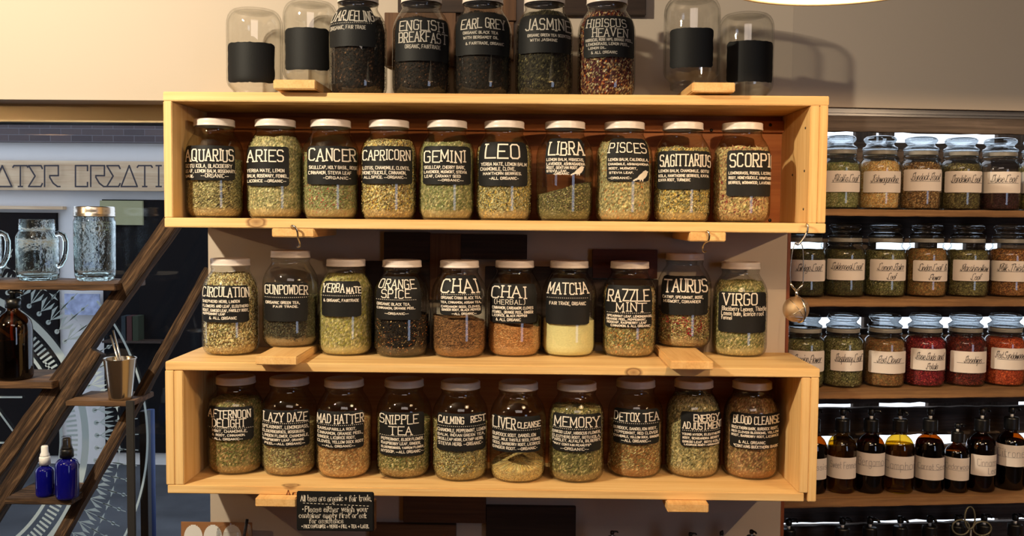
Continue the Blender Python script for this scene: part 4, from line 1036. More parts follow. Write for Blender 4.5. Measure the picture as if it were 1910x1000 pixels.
# lower box -------------------------------------------------
ROW4 = [
 (441, 886.7, (391.5, 472, 760, 822), [('T', 'AFTERNOON', 393, 466, 766, 780), ('T', 'DELIGHT', 400, 457, 783, 797), ('dots', 392, 470, 799.5), ('t', 'MINT, CHAMOMILE,', 400, 460, 801, 808), ('t', '& ROOT, CINNAMON.', 400, 456, 809, 815), ('t', '-ALL ORGANIC--', 400, 452, 816, 822)], 752,
  [(OL, 4), ((92, 98, 50), 3), (BR, 1.4), (TN, 1.6)], dict(MED, lit_tint=(160, 122, 76)), 'green and brown herbs labelled AFTERNOON DELIGHT'),
 (540.5, 889.5, (492, 576, 766, 834), [('T', 'LAZY DAZE', 495, 571, 771, 787), ('dots', 494, 573, 790), ('t', 'SPEARMINT, LEMONGRASS,', 493, 574, 793, 801), ('t', 'ELDERBERRIES, ROSEBUDS,', 493, 567, 802, 809), ('t', 'LINDEN FLOWER, CHAMOMILE,', 493, 574, 810, 817), ('t', 'RASPBERRY LEAF, ORANGE', 493, 565, 818, 824), ('t', 'PEEL--ALL ORGANIC--', 497, 567, 825, 831)], 794,
  [(OL, 4), (SG, 2), (PU, 0.8), (ST, 1.4), (BR, 1)], dict(MED, lit_tint=(176, 134, 84), clumps=[(0.6, 0.055, 0.012, (130, 34, 40)), (0.1, 0.05, 0.01, PU)]), 'green herbs with red berries labelled LAZY DAZE'),
 (642, 894, (592.5, 677.5, 768, 837), [('T', 'MAD HATTER', 594, 676, 774, 790), ('dots', 594, 674, 793.5), ('t', 'SARSAPARILLA ROOT,', 595, 663, 797, 804), ('t', 'CINNAMON, ORANGE PEEL,', 595, 675, 805, 812), ('t', 'GINGER, LICORICE ROOT,', 595, 662, 813, 820), ('t', 'CLOVES, YELLOW DOCK ROOT', 595, 676, 821, 828), ('t', '--ALL ORGANIC--', 603, 661, 829, 835)], 787,
  [((170, 130, 84), 4), ((146, 104, 62), 3), (ST, 1.6)], dict(FINE, lit_tint=(204, 156, 100)), 'orange brown roots labelled MAD HATTER'),
 (753.5, 894, (709, 790, 770, 851), [('T', 'SNIPPLE', 710, 778, 775, 791), ('T', 'TEA', 728, 767, 796, 811), ('dots', 711, 789, 813.5), ('t', 'PEPPERMINT, ELDER FLOWER,', 713, 788, 816, 823), ('t', 'RASPBERRY LEAF, GINGER,', 713, 783, 824, 831), ('t', 'ELDERBERRIES, YARROW FLOWER,', 713, 789, 832, 838), ('t', 'HYSSOP. --ALL ORGANIC--', 713, 788, 839, 846)], 790,
  [(OL, 4), ((84, 96, 48), 3), (ST, 2), (BR, 1)], dict(MED, lit_tint=(164, 122, 72)), 'green herbs labelled SNIPPLE TEA'),
 (858, 899.5, (816, 904, 772, 842), [('T', 'CALMING', 819, 864, 778, 790), ('T', 'REST', 877, 903, 777, 788), ('dots', 818, 902, 795.5), ('t', 'CHAMOMILE, PEPPERMINT, LEMON', 818, 904, 799, 807), ('t', 'BALM, INDIAN GREEN TEA,', 818, 902, 808, 815), ('t', 'SKULLCAP HERB, CATNIP HERB,', 818, 899, 816, 823), ('t', 'STEVIA HERB. --ORGANIC-', 819, 898, 824, 832)], 796,
  [(OL, 4), (SG, 3), (ST, 2), (BR, 1.2), (YE, 0.6)], dict(CHUNK, lit_tint=(176, 150, 92)), 'green herbs and seeds labelled CALMING REST'),
 (965, 902, (918, 1006, 777, 844), [('T', 'LIVER', 920, 960, 781, 800), ('T', 'CLEANSE', 965, 1005, 788, 798), ('dots', 920, 1003, 802.5), ('t', 'BURDOCK ROOT, DANDELION', 920, 997, 808, 816), ('t', 'ROOT, MILK THISTLE SEED, FENNEL', 920, 1006, 817, 824), ('t', 'SEED, BARBERRY ROOT, LICORICE', 920, 1005, 825, 832), ('t', 'GINGER ROOT. --ORGANIC-', 920, 1000, 833, 840)], 872,
  [((214, 176, 104), 4), (ST, 3), (BR, 1)], dict(FINE, dusth=0.0, hump=0.006, slope=(0.004, 0.012), topf=0.6), 'yellow root pieces labelled LIVER CLEANSE, nearly empty'),
 (1073.5, 902, (1030.5, 1119, 773, 843), [('T', 'MEMORY', 1035, 1115, 779, 797), ('dots', 1032, 1116, 800.5), ('t', 'GINKGO LEAF, HIBISCUS FLOWER,', 1031, 1117, 804, 811), ('t', 'ELEUTHERO ROOT, GOTU KOLA,', 1031, 1117, 812, 819), ('t', 'PARSLEY, ALFALFA, BILBERRY,', 1031, 1118, 819, 826), ('t', '*MAY CONTAIN PEANUTS*', 1032, 1100, 827, 833), ('t', '--ORGANIC--', 1046, 1096, 834, 841)], 768,
  [((110, 108, 64), 4), (OL, 3), (DK, 1.4), (ST, 1.2)], dict(MED, lit_tint=(164, 132, 84)), 'grey green herbs labelled MEMORY'),
 (1183, 893, (1143.5, 1226.5, 764, 829), [('T', 'DETOX TEA', 1146, 1225, 771, 786), ('dots', 1145, 1223, 790), ('t', 'BURDOCK, DANDELION ROOT,', 1145, 1222, 796, 803), ('t', 'PEPPERMINT, RED CLOVER', 1147, 1223, 804, 811), ('t', 'CHAMOMILE, YELLOW DOCK, GINGER', 1145, 1225, 812, 818), ('t', '--ALL ORGANIC--', 1159, 1211, 819, 826)], 795,
  [(OL, 3), (BR, 3), ((150, 96, 52), 2), (ST, 1.2)], dict(FINE, lit_tint=(168, 118, 70)), 'brown herbs labelled DETOX TEA'),
 (1290.5, 893, (1268.5, 1341, 768, 833), [('T', 'ENERGY', 1292, 1337, 774, 786), ('T', 'ADJUSTMENT', 1273, 1346, 788, 800), ('dots', 1273, 1338, 803.5), ('t', 'YOUNG HYSON, ELEUTHERO', 1272, 1340, 807, 813), ('t', 'ROOT, SCHISANDRA BERRY', 1273, 1337, 814, 820), ('t', 'GINKGO LEAF, GOTU KOLA', 1273, 1340, 821, 827), ('t', 'LICORICE ROOT--ORGANIC', 1276, 1338, 827, 832)], 745,
  [(SG, 4), (ST, 3), (OL, 3), (DK, 1)], dict(LONG, lit_tint=(176, 128, 76)), 'long straw green herbs labelled ENERGY ADJUSTMENT'),
 (1399, 896, (1361.5, 1449, 772, 838), [('T', 'BLOOD CLEANSE', 1368, 1449, 777, 791), ('t', 'BUCKTHORN BARK, BURDOCK ROOT,', 1365, 1446, 796, 803), ('t', 'RED CLOVER BLOSSOMS, YELLOW', 1365, 1447, 804, 810), ('t', 'ROOT, BARBERRY ROOT, LICORICE', 1365, 1447, 811, 817), ('t', '& ALL ORGANIC', 1378, 1424, 822, 829), ('t', '*CONTAINS BUCKTHORN BARK', 1369, 1446, 830, 837)], 746,
  [((136, 102, 72), 4), (BR, 3), (OL, 1.6), (TN, 2)], dict(FINE, lit_tint=(178, 124, 72)), 'brown bark and herbs labelled BLOOD CLEANSE'),
]
for cx, by, lab, tx, fill, pal, ck, lb_ in ROW4:
    tea_jar(place_base(cx, by, LZ0+0.0195), cx, 'white-lidded jar of '+lb_, lab, tx, fill, pal, G4, **ck)

# upturned empty jars ---------------------------------------
PROF_UP = [(0.0470, 0.0), (0.0470, 0.008), (0.0482, 0.010), (0.0475, 0.014), (0.0500, 0.019), (0.0550, 0.0245), (0.0600, 0.030), (0.0630, 0.037), (0.0640, 0.045),
           (0.0640, 0.170), (0.0632, 0.181), (0.0605, 0.191), (0.0560, 0.199), (0.0500, 0.2045), (0.045, 0.2060), (0.038, 0.2035), (0.0, 0.2025)]
inner = [(max(r-0.0032, 0.0), z if z < 0.19 else z-0.004) for r, z in PROF_UP]
ME_UP = lathe('glass_jar', PROF_UP+[(0.0, 0.1985)]+inner[::-1][1:], 64); ME_UP.materials.append(M['glass_clear'])
def up_jar(cx, z, lab, label, y=-0.15):
    C = place_y(cx, 100, y, z)
    t = thing('empty_jar', C, label, 'jar', 'upturned empty jars')
    link('glass_jar', ME_UP, None, t)
    jm = JarMap(C, PROF_UP[2:], RJ, cx)
    jm.prof = [(0, 0)]*3+PROF_UP
    jm.rad = lambda zz: float(np.interp(zz, [p[1] for p in PROF_UP[:-3]], [p[0] for p in PROF_UP[:-3]]))
    link('label', label_mesh('label', jm, *lab, corner=6, wob=1.3, seed=int(cx)), M['chalk'], t)
up_jar(475, ZT, (426.5, 511, 78, 153), 'leftmost upturned empty glass jar with a blank black label', -0.11)
up_jar(579, ZT+0.0245, (533, 613, 51, 130), 'upturned empty jar on a pine block beside DARJEELING, blank black label', -0.082)
up_jar(1290, ZT+0.0245, (1250, 1329, 51, 125), 'upturned empty jar right of HIBISCUS HEAVEN, blank black label', -0.145)
up_jar(1391, ZT, (1357, 1441, 75, 152), 'rightmost upturned empty glass jar with a blank black label', -0.095)

# ------------------------------------------------------------------ pendant lamp
PR = 0.17
prof_out = [(PR, 0.0), (PR+0.003, 0.004), (PR*0.93, 0.035), (PR*0.75, 0.075), (PR*0.5, 0.105), (PR*0.25, 0.122), (0.035, 0.13), (0.03, 0.16), (0.0, 0.162)]
prof_in = [(PR, 0.0), (PR-0.003, 0.003), (PR*0.92, 0.033), (PR*0.74, 0.072), (PR*0.49, 0.101), (PR*0.24, 0.117), (0.0, 0.122)]
ME_SH = lathe('shade', prof_out, 64); ME_RF = lathe('reflector', prof_in, 64)
ME_BU = lathe('bulb', [(0, 0.036), (0.012, 0.040), (0.022, 0.052), (0.024, 0.066), (0.018, 0.082), (0.012, 0.094), (0.012, 0.118)], 32)
ME_RIM = lathe('rim', [(PR-0.002, -0.003), (PR+0.004, -0.004), (PR+0.006, -0.001), (PR+0.005, 0.004), (PR, 0.0045), (PR-0.002, -0.003)], 64)
def pendant(loc, label, energy):
    t = thing('pendant_lamp', loc, label, 'lamp', 'round pendant lamps')
    link('shade', ME_SH, M['shade'], t); link('reflector', ME_RF, M['reflector'], t); link('bulb', ME_BU, M['bulb'], t)
    link('rim', ME_RIM, M['steel_brush'], t)
    link('cord', tube('cord', [(0, 0, 0.16), (0, 0, 3.05-loc[2]-0.002)], 0.004), M['black'], t)
    point_lamp('pendant_light', (loc[0], loc[1], loc[2]+0.009), energy, (1.0, 0.69, 0.39), 0.008)
pc = at(1505, 6, -0.76)
pendant((float(pc[0]), float(pc[1])-PR, float(pc[2])), 'lit round pendant lamp at the top edge above the right of the box shelf', 12)
pendant((1.55, -1.2, 1.955), 'lit round pendant lamp out beyond the right edge of the photo', 36)
pendant((-2.16, -1.2, 1.95), 'lit round pendant lamp mirrored in the shop window at the far left', 20)
# ------------------------------------------------------------------ right-hand bay: rough shelves in front of a bright window
SU = thing('shelf_unit', bay(0.9, 0.13, 0.0), 'built-in rough wooden shelf unit with back planks, right of the white wall', 'shelf unit', rz=BETA)
U0, U1, VF, VB = 0.012, 1.45, 0.02, 0.245
def shelf_z(px, y0, y1): return bay_at(px, y1, VF)[1], bay_at(px, y0, VF)[1]
SHZ = {}
for key, px, y0, y1 in (('a', 1740, 391.5, 404), ('b', 1740, 558, 572), ('c', 1571, 731, 744.5), ('d', 1560, 931.5, 946.5)):
    z0, z1 = shelf_z(px, y0, y1); SHZ[key] = z1
    bay_board('shelf_board', U0, U1, VF, VB, z0, z1, M['shelfwood'], SU, rough=0.0007)
ze = bay_at(1570, 1119, 0.09)[1]; SHZ['e'] = ze
bay_board('shelf_board', U0, U1, VF, VB, ze-0.018, ze, M['shelfwood'], SU)
bay_board('side_post', 0.0, 0.010, 0.002, VB, 0.0, zb-0.03, M['postwood'], SU, along='z')
bay_board('side_post', U1, U1+0.03, 0.002, VB, 0.0, zb-0.03, M['postwood'], SU, along='z')
def bz(py, v, px=1700): return bay_at(px, py, v)[1]
structure(bay_board('trim_5', 0.0, 2.4, 0.012, 0.13, bz(217.5, 0.012), zb-0.001, M['greymetal'], bevel=0.006))
bay_board('head_plank', U0, U1, 0.022, 0.045, bz(247, 0.022), bz(216, 0.022), M['rearplank'], SU, rough=0.0016)
for (y0, y1) in ((266, 453), (466, 592), (613, 752.5), (760.5, 812), (831, 884), (914, 971.5), (977.5, 1180)):
    bay_board('back_plank', U0, U1, VB+0.002, VB+0.022, bz(y1, VB), bz(y0, VB), M['rearplank'], SU, rough=0.0016)
# battens that close part of the gaps
def batten(px0, px1, y0, y1, v=0.272):
    u0, zt = bay_at(px0, y0, v); u1, zb_ = bay_at(px1, y1, v)
    bay_board('batten', u0, u1, v, v+0.02, zb_, zt, M['rearplank'], SU, along='z')
batten(1597, 1634, 238, 290); batten(1863, 1960, 238, 290); batten(1645, 1668, 240, 290)
batten(1541, 1634, 440, 480); batten(1713, 1748, 440, 480); batten(1803, 1838, 440, 480); batten(1868, 1960, 440, 480); batten(1455, 1500, 590, 620); batten(1612, 1640, 588, 620)
batten(1592, 1640, 748, 764); batten(1732, 1900, 748, 764); batten(1560, 1640, 806, 836); batten(1800, 1890, 806, 836)
batten(1460, 1549, 878, 920); batten(1563, 1640, 878, 920); batten(1684, 1836, 878, 920); batten(1851, 1960, 878, 920)
batten(1580, 1622, 966, 982); batten(1862, 1890, 966, 982)
structure(bay_board('wall_bay_end', 1.5, 1.56, 0.02, 0.32, 0.0, zb, M['wall'], bevel=0.0))

PROF_APO = [(0.0, 0.004), (0.036, 0.003), (0.042, 0.0), (0.047, 0.001), (0.0505, 0.006), (0.0525, 0.014), (0.053, 0.022), (0.053, 0.106), (0.0522, 0.114), (0.0495, 0.1205),
            (0.0450, 0.1255), (0.0415, 0.129), (0.0405, 0.132), (0.0410, 0.1345), (0.0430, 0.1355), (0.0430, 0.1385), (0.0412, 0.140), (0.0412, 0.1530)]
ME_APO = lathe('glass_jar', PROF_APO, 56); ME_APO.materials.append(M['glass_apo'])
ME_GASK = lathe('gasket', [(0.0402, 0.1412), (0.0416, 0.1412), (0.0420, 0.1430), (0.0414, 0.1450), (0.0420, 0.1470), (0.0414, 0.1490), (0.0416, 0.1518), (0.0402, 0.1518)], 56); ME_GASK.materials.append(M['frost'])
ME_APOLID = lathe('glass_lid', [(0, 0.1535), (0.034, 0.1535), (0.0425, 0.1540), (0.0440, 0.1565), (0.0425, 0.1600), (0.0370, 0.1630), (0.0335, 0.1670), (0.0340, 0.1705), (0.0380, 0.1745),
                               (0.0405, 0.1790), (0.0398, 0.1840), (0.0350, 0.1878), (0.0230, 0.1902), (0, 0.1910)], 56); ME_APOLID.materials.append(M['lidglass'])
G5 = 'glass-lidded herb jars on the right shelves'
def bay_place(cx, by, key, rb, v=None):
    z = SHZ[key]
    if v is not None:
        u = bay_at(cx, by-60, v)[0]; p = bay(u, v, z); return (float(p[0]), float(p[1]), z)
    p = at_z(cx, by, z); phi = math.atan2(p[0]-CAMP[0], p[1]-CAMP[1])
    return (float(p[0]+rb*math.sin(phi)), float(p[1]+rb*math.cos(phi)), z)
def scriptq(text, x0, x1, y0, y1, lw=0.75, rnd=None):
    q = fit_line(text, x0, x1-3, y0, y1, lw, False, 0.5, rnd, 4.0, True)
    return q
def apo_jar(cx, key, fill, pal, label, lab, texts, ul=None, v=0.112, **ck):
    C = bay_place(cx, {'a': 389, 'b': 556, 'c': 727}[key], key, 0.047, v)
    t = thing('apothecary_jar', C, label, 'jar', G5)
    link('glass_jar', ME_APO, None, t); link('gasket', ME_GASK, None, t); link('glass_lid', ME_APOLID, None, t)
    jar_n[0] += 1
    jm = JarMap(C, PROF_APO, 0.053, cx)
    cm = contents_mesh('herb', PROF_APO, fill, pal, seed=jar_n[0]*11, dusth=0.0, **ck)
    o = link('herb', cm, None, t); o['kind'] = 'stuff'
    lo_ = link('label', label_mesh('label', jm, *lab, corner=2.5, wob=0.15, seed=jar_n[0]), M['paper'], t)
    rnd = random.Random(jar_n[0])
    Q = []
    for tx in texts: Q += scriptq(*tx, rnd=rnd)
    if ul: Q += strokes_to_quads([[(ul[0], ul[2]), (ul[1], ul[2])]], 0.7, 4)
    if Q: link('lettering', quads_mesh('lettering', Q, lambda px, py: jm.pt(px, py, 0.0009)), M['pen'], lo_)
FN = dict(L=(0.0016, 0.0034), W=(0.0007, 0.0012), n=4600)
CH = dict(L=(0.0028, 0.0052), W=(0.0016, 0.003), n=2800)
GRN = [((84, 88, 48), 4), (OL, 3), (DK, 2), (SG, 0.8)]
DGR = [((62, 64, 38), 4), ((86, 80, 44), 2), (DK, 2)]
def ya(y): return y
# shelf a
apo_jar(1565, 'a', 0.118, [((104, 112, 64), 4), (OL, 3), (SG, 2)], 'glass-lidded jar of green herb labelled Alfalfa Leaf, half hidden by the box shelf', (1540, 1602, 318, 358),
        [('Alfalfa Leaf', 1556, 1601, 326, 339)], (1553, 1601, 340), **FN)
apo_jar(1640, 'a', 0.124, [((206, 164, 104), 5), ((180, 132, 76), 3), (CR, 1)], 'glass-lidded jar of pale tan roots labelled Ashwagandha', (1613, 1678.5, 319, 359),
        [('Ashwagandha', 1628, 1674, 327, 340)], (1625, 1674, 341), **FN)
apo_jar(1716.5, 'a', 0.122, [((120, 84, 48), 4), (DK, 2), (TN, 2)], 'glass-lidded jar of brown root chips labelled Burdock Root', (1688.5, 1753, 315.5, 356),
        [('Burdock Root', 1703, 1752, 323, 336)], (1701, 1750, 338), **FN)
apo_jar(1791, 'a', 0.120, [((84, 74, 44), 4), (DK, 2), (OL, 2)], 'glass-lidded jar of dark green leaf labelled Dandelion Leaf', (1765.5, 1828, 319, 359),
        [('Dandelion Leaf', 1778, 1828, 327, 340)], (1777, 1827, 341), **FN)
apo_jar(1864, 'a', 0.080, [((62, 32, 34), 4), ((46, 24, 26), 3), (DK, 1)], 'glass-lidded jar of purple seaweed labelled Dulse Leaf', (1833.5, 1899, 320, 360),
        [('Dulse Leaf', 1852, 1895, 327, 340)], (1846, 1895, 341.5), **CH)
apo_jar(1938, 'a', 0.118, [(OL, 4), (YE, 1), (DK, 1)], 'glass-lidded jar cut by the right photo edge, beside Dulse Leaf', (1908, 1973, 320, 360), [], None, **FN)
# shelf b
apo_jar(1501, 'b', 0.120, DGR, 'glass-lidded jar of dark leaf labelled Ginkgo Leaf, behind the hanging tea ball', (1474, 1537, 485, 525), [('Ginkgo Leaf', 1489, 1533, 493, 505)], (1485, 1532, 506), **FN)
apo_jar(1575, 'b', 0.120, DGR, 'glass-lidded jar of dark leaf labelled Goldenseal Leaf', (1545, 1610, 483.5, 523), [('Goldenseal Leaf', 1554, 1608, 491, 503)], (1556, 1606, 504.5), **FN)
apo_jar(1650.5, 'b', 0.118, GRN, 'glass-lidded jar of green leaf labelled Lemon Balm Leaf', (1625, 1687, 484, 524), [('Lemon Balm', 1640, 1684, 492, 504), ('Leaf', 1656, 1673, 510, 521)], (1637, 1683, 505.5), **FN)
apo_jar(1727, 'b', 0.124, [((150, 108, 62), 4), (BR, 2), (OL, 1.6)], 'glass-lidded jar of light brown blossoms labelled Linden Leaf and Flower', (1705.5, 1765, 486, 525), [('Linden Leaf &', 1716, 1764, 493, 505), ('Flower', 1734, 1755, 512, 522)], (1717, 1763, 506), **FN)
apo_jar(1804, 'b', 0.120, [((96, 92, 56), 4), (OL, 3), (DK, 2)], 'glass-lidded jar of grey green leaf labelled Marshmallow Leaf', (1780.5, 1843.5, 485, 524.5), [('Marshmallow', 1795, 1840, 494, 506), ('Leaf', 1812, 1830, 511, 522)], (1792, 1840, 506.5), **FN)
apo_jar(1882, 'b', 0.124, [((156, 112, 64), 4), ((110, 64, 38), 3), (DK, 1)], 'glass-lidded jar of brown seeds labelled Milk Thistle', (1852, 1918, 487, 525.5), [('Milk Thistle', 1866, 1914, 493, 506)], (1863, 1914, 507), **FN)
# shelf c
apo_jar(1500, 'c', 0.120, GRN, 'glass-lidded jar labelled Passion Flower behind the corner of the middle shelf', (1473, 1535, 655, 694), [('Passion Flower', 1483, 1532, 663, 676)], (1490, 1530, 677), **FN)
apo_jar(1571, 'c', 0.124, [((92, 92, 52), 4), (OL, 3), (DK, 2), (SG, 1)], 'glass-lidded jar of curled green leaf labelled Raspberry Leaf', (1551, 1607.5, 654, 692.5), [('Raspberry Leaf', 1560, 1607, 661, 675)], (1560, 1606, 675), **CH)
apo_jar(1649, 'c', 0.120, [((140, 96, 56), 4), (BR, 2), (OL, 1)], 'glass-lidded jar of brown clover blossoms labelled Red Clover', (1622.5, 1687.5, 656, 697), [('Red Clover', 1639, 1680, 665, 677)], (1632, 1683, 678), **FN)
apo_jar(1724, 'c', 0.124, [((120, 24, 36), 4), ((84, 18, 28), 3), ((176, 70, 60), 1)], 'glass-lidded jar of dark red rose buds labelled Rose Buds and Petals', (1701, 1759.5, 651, 691), [('Rose Buds and', 1711, 1758, 659, 671), ('Petals', 1729, 1749, 678, 689)], (1711, 1757, 672), **CH)
apo_jar(1799, 'c', 0.126, [((92, 30, 24), 4), ((60, 22, 18), 3), ((130, 50, 34), 1)], 'glass-lidded jar of dark red brown fruit labelled Rosehips', (1775.5, 1837, 656, 696), [('Rosehips', 1800, 1829, 665, 677)], (1787, 1832, 677.5), **CH)
apo_jar(1873, 'c', 0.124, [((166, 66, 34), 4), ((126, 44, 24), 3), ((196, 96, 52), 1.4)], 'glass-lidded jar of orange red chips labelled Red Sandalwood', (1851.5, 1908, 650, 690), [('Red Sandalwood', 1860, 1908, 657, 669)], (1862, 1906, 671), **FN)
apo_jar(1945, 'c', 0.115, GRN, 'glass-lidded jar cut by the right photo edge, beside Red Sandalwood', (1918, 1976, 650, 690), [], None, **FN)

# oil bottles -----------------------------------------------
PROF_BOT = [(0.0, 0.003), (0.026, 0.002), (0.031, 0.0), (0.0345, 0.003), (0.0365, 0.009), (0.0365, 0.112), (0.0358, 0.120), (0.0335, 0.129), (0.029, 0.1375), (0.022, 0.1445), (0.016, 0.149), (0.0135, 0.153), (0.0130, 0.162)]
BOT_IN = [(max(0, r-0.002), z+0.002) for r, z in PROF_BOT[:-2]]
ME_BOT = lathe('glass_bottle', PROF_BOT, 48); ME_BOT.materials.append(M['amber'])
ME_BOT_Y = lathe('glass_bottle', PROF_BOT, 48); ME_BOT_Y.materials.append(M['amber_yellow'])
_capp = [(0, 0.190), (0.016, 0.190), (0.0182, 0.1885)]
for k in range(7): _capp += [(0.0186, 0.186-k*0.004), (0.0182, 0.184-k*0.004)]
_capp += [(0.0186, 0.157), (0, 0.157)]
ME_CAP = lathe('cap', _capp, 40); ME_CAP.materials.append(M['black'])
ME_STEM = lathe('pump_stem', [(0, 0.1895), (0.0042, 0.1895), (0.0042, 0.200), (0, 0.200)], 20); ME_STEM.materials.append(M['white_plastic'])
_hd = lathe('pump_head', [(0, 0.1995), (0.0075, 0.1995), (0.0085, 0.204), (0.0085, 0.212), (0.0065, 0.2165), (0, 0.2175)], 24)
_sp = tube('spout', [(0, 0, 0.209), (0.012, 0, 0.2125), (0.021, 0, 0.2115), (0.025, 0, 0.206)], [0.0058, 0.0048, 0.004, 0.0034], 12)
ME_HEAD = merge('pump_head', [_hd, _sp]); ME_HEAD.materials.append(M['black'])
ME_DIP = tube('dip_tube', [(0, 0, 0.155), (0.002, 0, 0.10), (0.008, 0, 0.05), (0.018, 0, 0.006)], 0.0018, 8); ME_DIP.materials.append(M['clear_plastic'])
G6 = 'amber oil bottles with pumps on the right shelves'
def oil_mesh(level, mat):
    pr = [(0.0, 0.005)]+[(max(0, r-0.0018), max(z, 0.005)) for r, z in PROF_BOT[2:] if z < level]
    rl = float(np.interp(level, [p[1] for p in PROF_BOT[2:]], [p[0] for p in PROF_BOT[2:]]))-0.0018
    pr += [(rl, level), (0.0, level)]
    me = lathe('oil', pr, 40); me.materials.append(mat); return me
def oil_bottle(cx, by, key, label, lab=None, texts=(), ul=None, oil='oil_dark', level=0.12, k=1.0, v=None, turn=0.0, yref=None):
    C = bay_place(cx, by, key, 0.0345*k, v)
    t = thing('oil_bottle', C, label, 'bottle', G6)
    t.scale = (k, k, k)
    link('glass_bottle', ME_BOT_Y if oil == 'oil' else ME_BOT, None, t); link('cap', ME_CAP, None, t); link('pump_stem', ME_STEM, None, t)
    h = link('pump_head', ME_HEAD, None, t); h.rotation_euler = (0, 0, turn)
    link('dip_tube', ME_DIP, None, t)
    link('oil', oil_mesh(level, M[oil]), None, t)
    if lab:
        jm = JarMap(C, [(r*k, z*k) for r, z in PROF_BOT], 0.0365*k, cx)
        lm = label_mesh('label', jm, *lab, corner=1.5, wob=0.15, seed=int(cx))
        for vv in lm.vertices: vv.co = vv.co/k
        lo_ = link('label', lm, M['paper'], t)
        Q = []
        for tx in texts: Q += fit_line(*tx, 0.75)
        if ul: Q += strokes_to_quads([[(ul[0], ul[2]), (ul[1], ul[2])]], 0.7, 4)
        if Q:
            tm = quads_mesh('lettering', Q, lambda px, py: tuple(c/k for c in jm.pt(px, py, 0.0009)))
            link('lettering', tm, M['pen_light'], lo_)
oil_bottle(1515, 925, 'd', 'amber oil bottle mostly hidden behind the right side of the lower box', (1488, 1541, 856, 895), [('Cassis', 1510, 1540, 866, 877)], None, 'oil_dark', 0.12, v=0.095, turn=0.3)
oil_bottle(1568, 922, 'd', 'amber pump bottle of yellow oil labelled Sweet Fennel', (1542, 1594, 854, 893.5), [('Sweet Fennel', 1549, 1593, 862, 874)], None, 'oil', 0.128, turn=0.5)
oil_bottle(1621, 922, 'd', 'amber pump bottle of dark oil labelled Bergamot', (1595, 1648, 846, 888), [('Bergamot', 1601, 1649, 855, 869)], (1601, 1646, 870), 'oil_dark', 0.122, turn=-0.4)
oil_bottle(1675, 922, 'd', 'amber pump bottle of bright yellow oil labelled Camphor', (1648, 1702, 852, 893), [('Camphor', 1652, 1704, 862, 876)], (1656, 1696, 876.5), 'oil', 0.126, turn=-1.2)
oil_bottle(1731, 921, 'd', 'amber pump bottle of dark oil labelled Carrot Seed', (1705, 1759, 854.5, 896), [('Carrot Seed', 1713, 1762, 866, 876)], (1714, 1755, 877), 'oil_dark', 0.134, turn=0.9)
oil_bottle(1782, 921, 'd', 'small amber pump bottle labelled Cedarwood, shortest on its shelf', (1759, 1805.5, 855, 897), [('Cedarwood', 1764, 1806, 866, 876)], (1766, 1801, 878), 'oil_dark', 0.125, k=0.83, turn=0.1)
oil_bottle(1827, 919.5, 'd', 'amber pump bottle of red oil labelled Cinnamon Leaf', (1811, 1856, 849.5, 888), [('Cinnamon', 1822, 1862, 857, 869), ('Leaf', 1840, 1857, 873, 884)], (1824, 1856, 870), 'oil_red', 0.128, turn=0.4)
oil_bottle(1882, 915.5, 'd', 'amber pump bottle labelled Citronella, near the right photo edge', (1856, 1909, 831.5, 871), [('Citronella', 1861, 1918, 839, 853)], (1862, 1907, 854), 'oil_dark', 0.13, turn=0.3)
oil_bottle(1935, 916, 'd', 'amber pump bottle cut by the right photo edge, beside Citronella', (1909, 1962, 840, 880), [], None, 'oil', 0.12, turn=0.3)
for i, (cx, tn) in enumerate(((1469.5, 0.2), (1569.5, 0.1), (1621, -0.7), (1677.5, -1.1), (1732, -1.3), (1784, 0.4), (1833, 0.3), (1891, 0.2))):
    oil_bottle(cx, 1100, 'e', ['pump bottle on the lowest shelf beside the white wall edge', 'second pump bottle on the lowest shelf, below Sweet Fennel', 'pump bottle on the lowest shelf, below Bergamot', 'pump bottle on the lowest shelf, below Camphor',
               'pump bottle on the lowest shelf, below Carrot Seed', 'pump bottle on the lowest shelf, left of the wire trefoil', 'pump bottle on the lowest shelf, right of the wire trefoil', 'last pump bottle on the lowest shelf, below Citronella'][i], v=0.10, turn=tn)
# wire trefoil standing in front of the lowest bottles
ut, zt = bay_at(1811, 992, 0.035)
TF = thing('wire_trefoil', bay(ut, 0.035, SHZ['e']), 'grey wire bent into three loops standing before the lowest bottles', 'wire stand', rz=BETA)
def tf(px, py):
    u, z = bay_at(px, py, 0.035); return Vector((u-ut, 0, z-SHZ['e']))
lp = []
for (cxp, cyp, rx, ry, a0) in ((1809, 966, 9.5, 21, -90), (1838-6, 986, 17, 13, 160), (1794-2, 984, 16, 14, 20)):
    pts = []
    for k in range(25):
        a = math.radians(a0)+2*PI*k/24
        pts.append(tf(cxp+rx*math.cos(a), cyp-ry*math.sin(a)))
    lp.append(tube('loop', pts[:-1], 0.0022, 8, closed=True))
link('loops', merge('loops', lp), plain('grey_wire', (104, 100, 82), 0.5, metal=0.3), TF)
link('stem', tube('stem', [tf(1811, 988), Vector((0, 0, 0.0))], 0.0026, 8), M['greymetal'], TF)

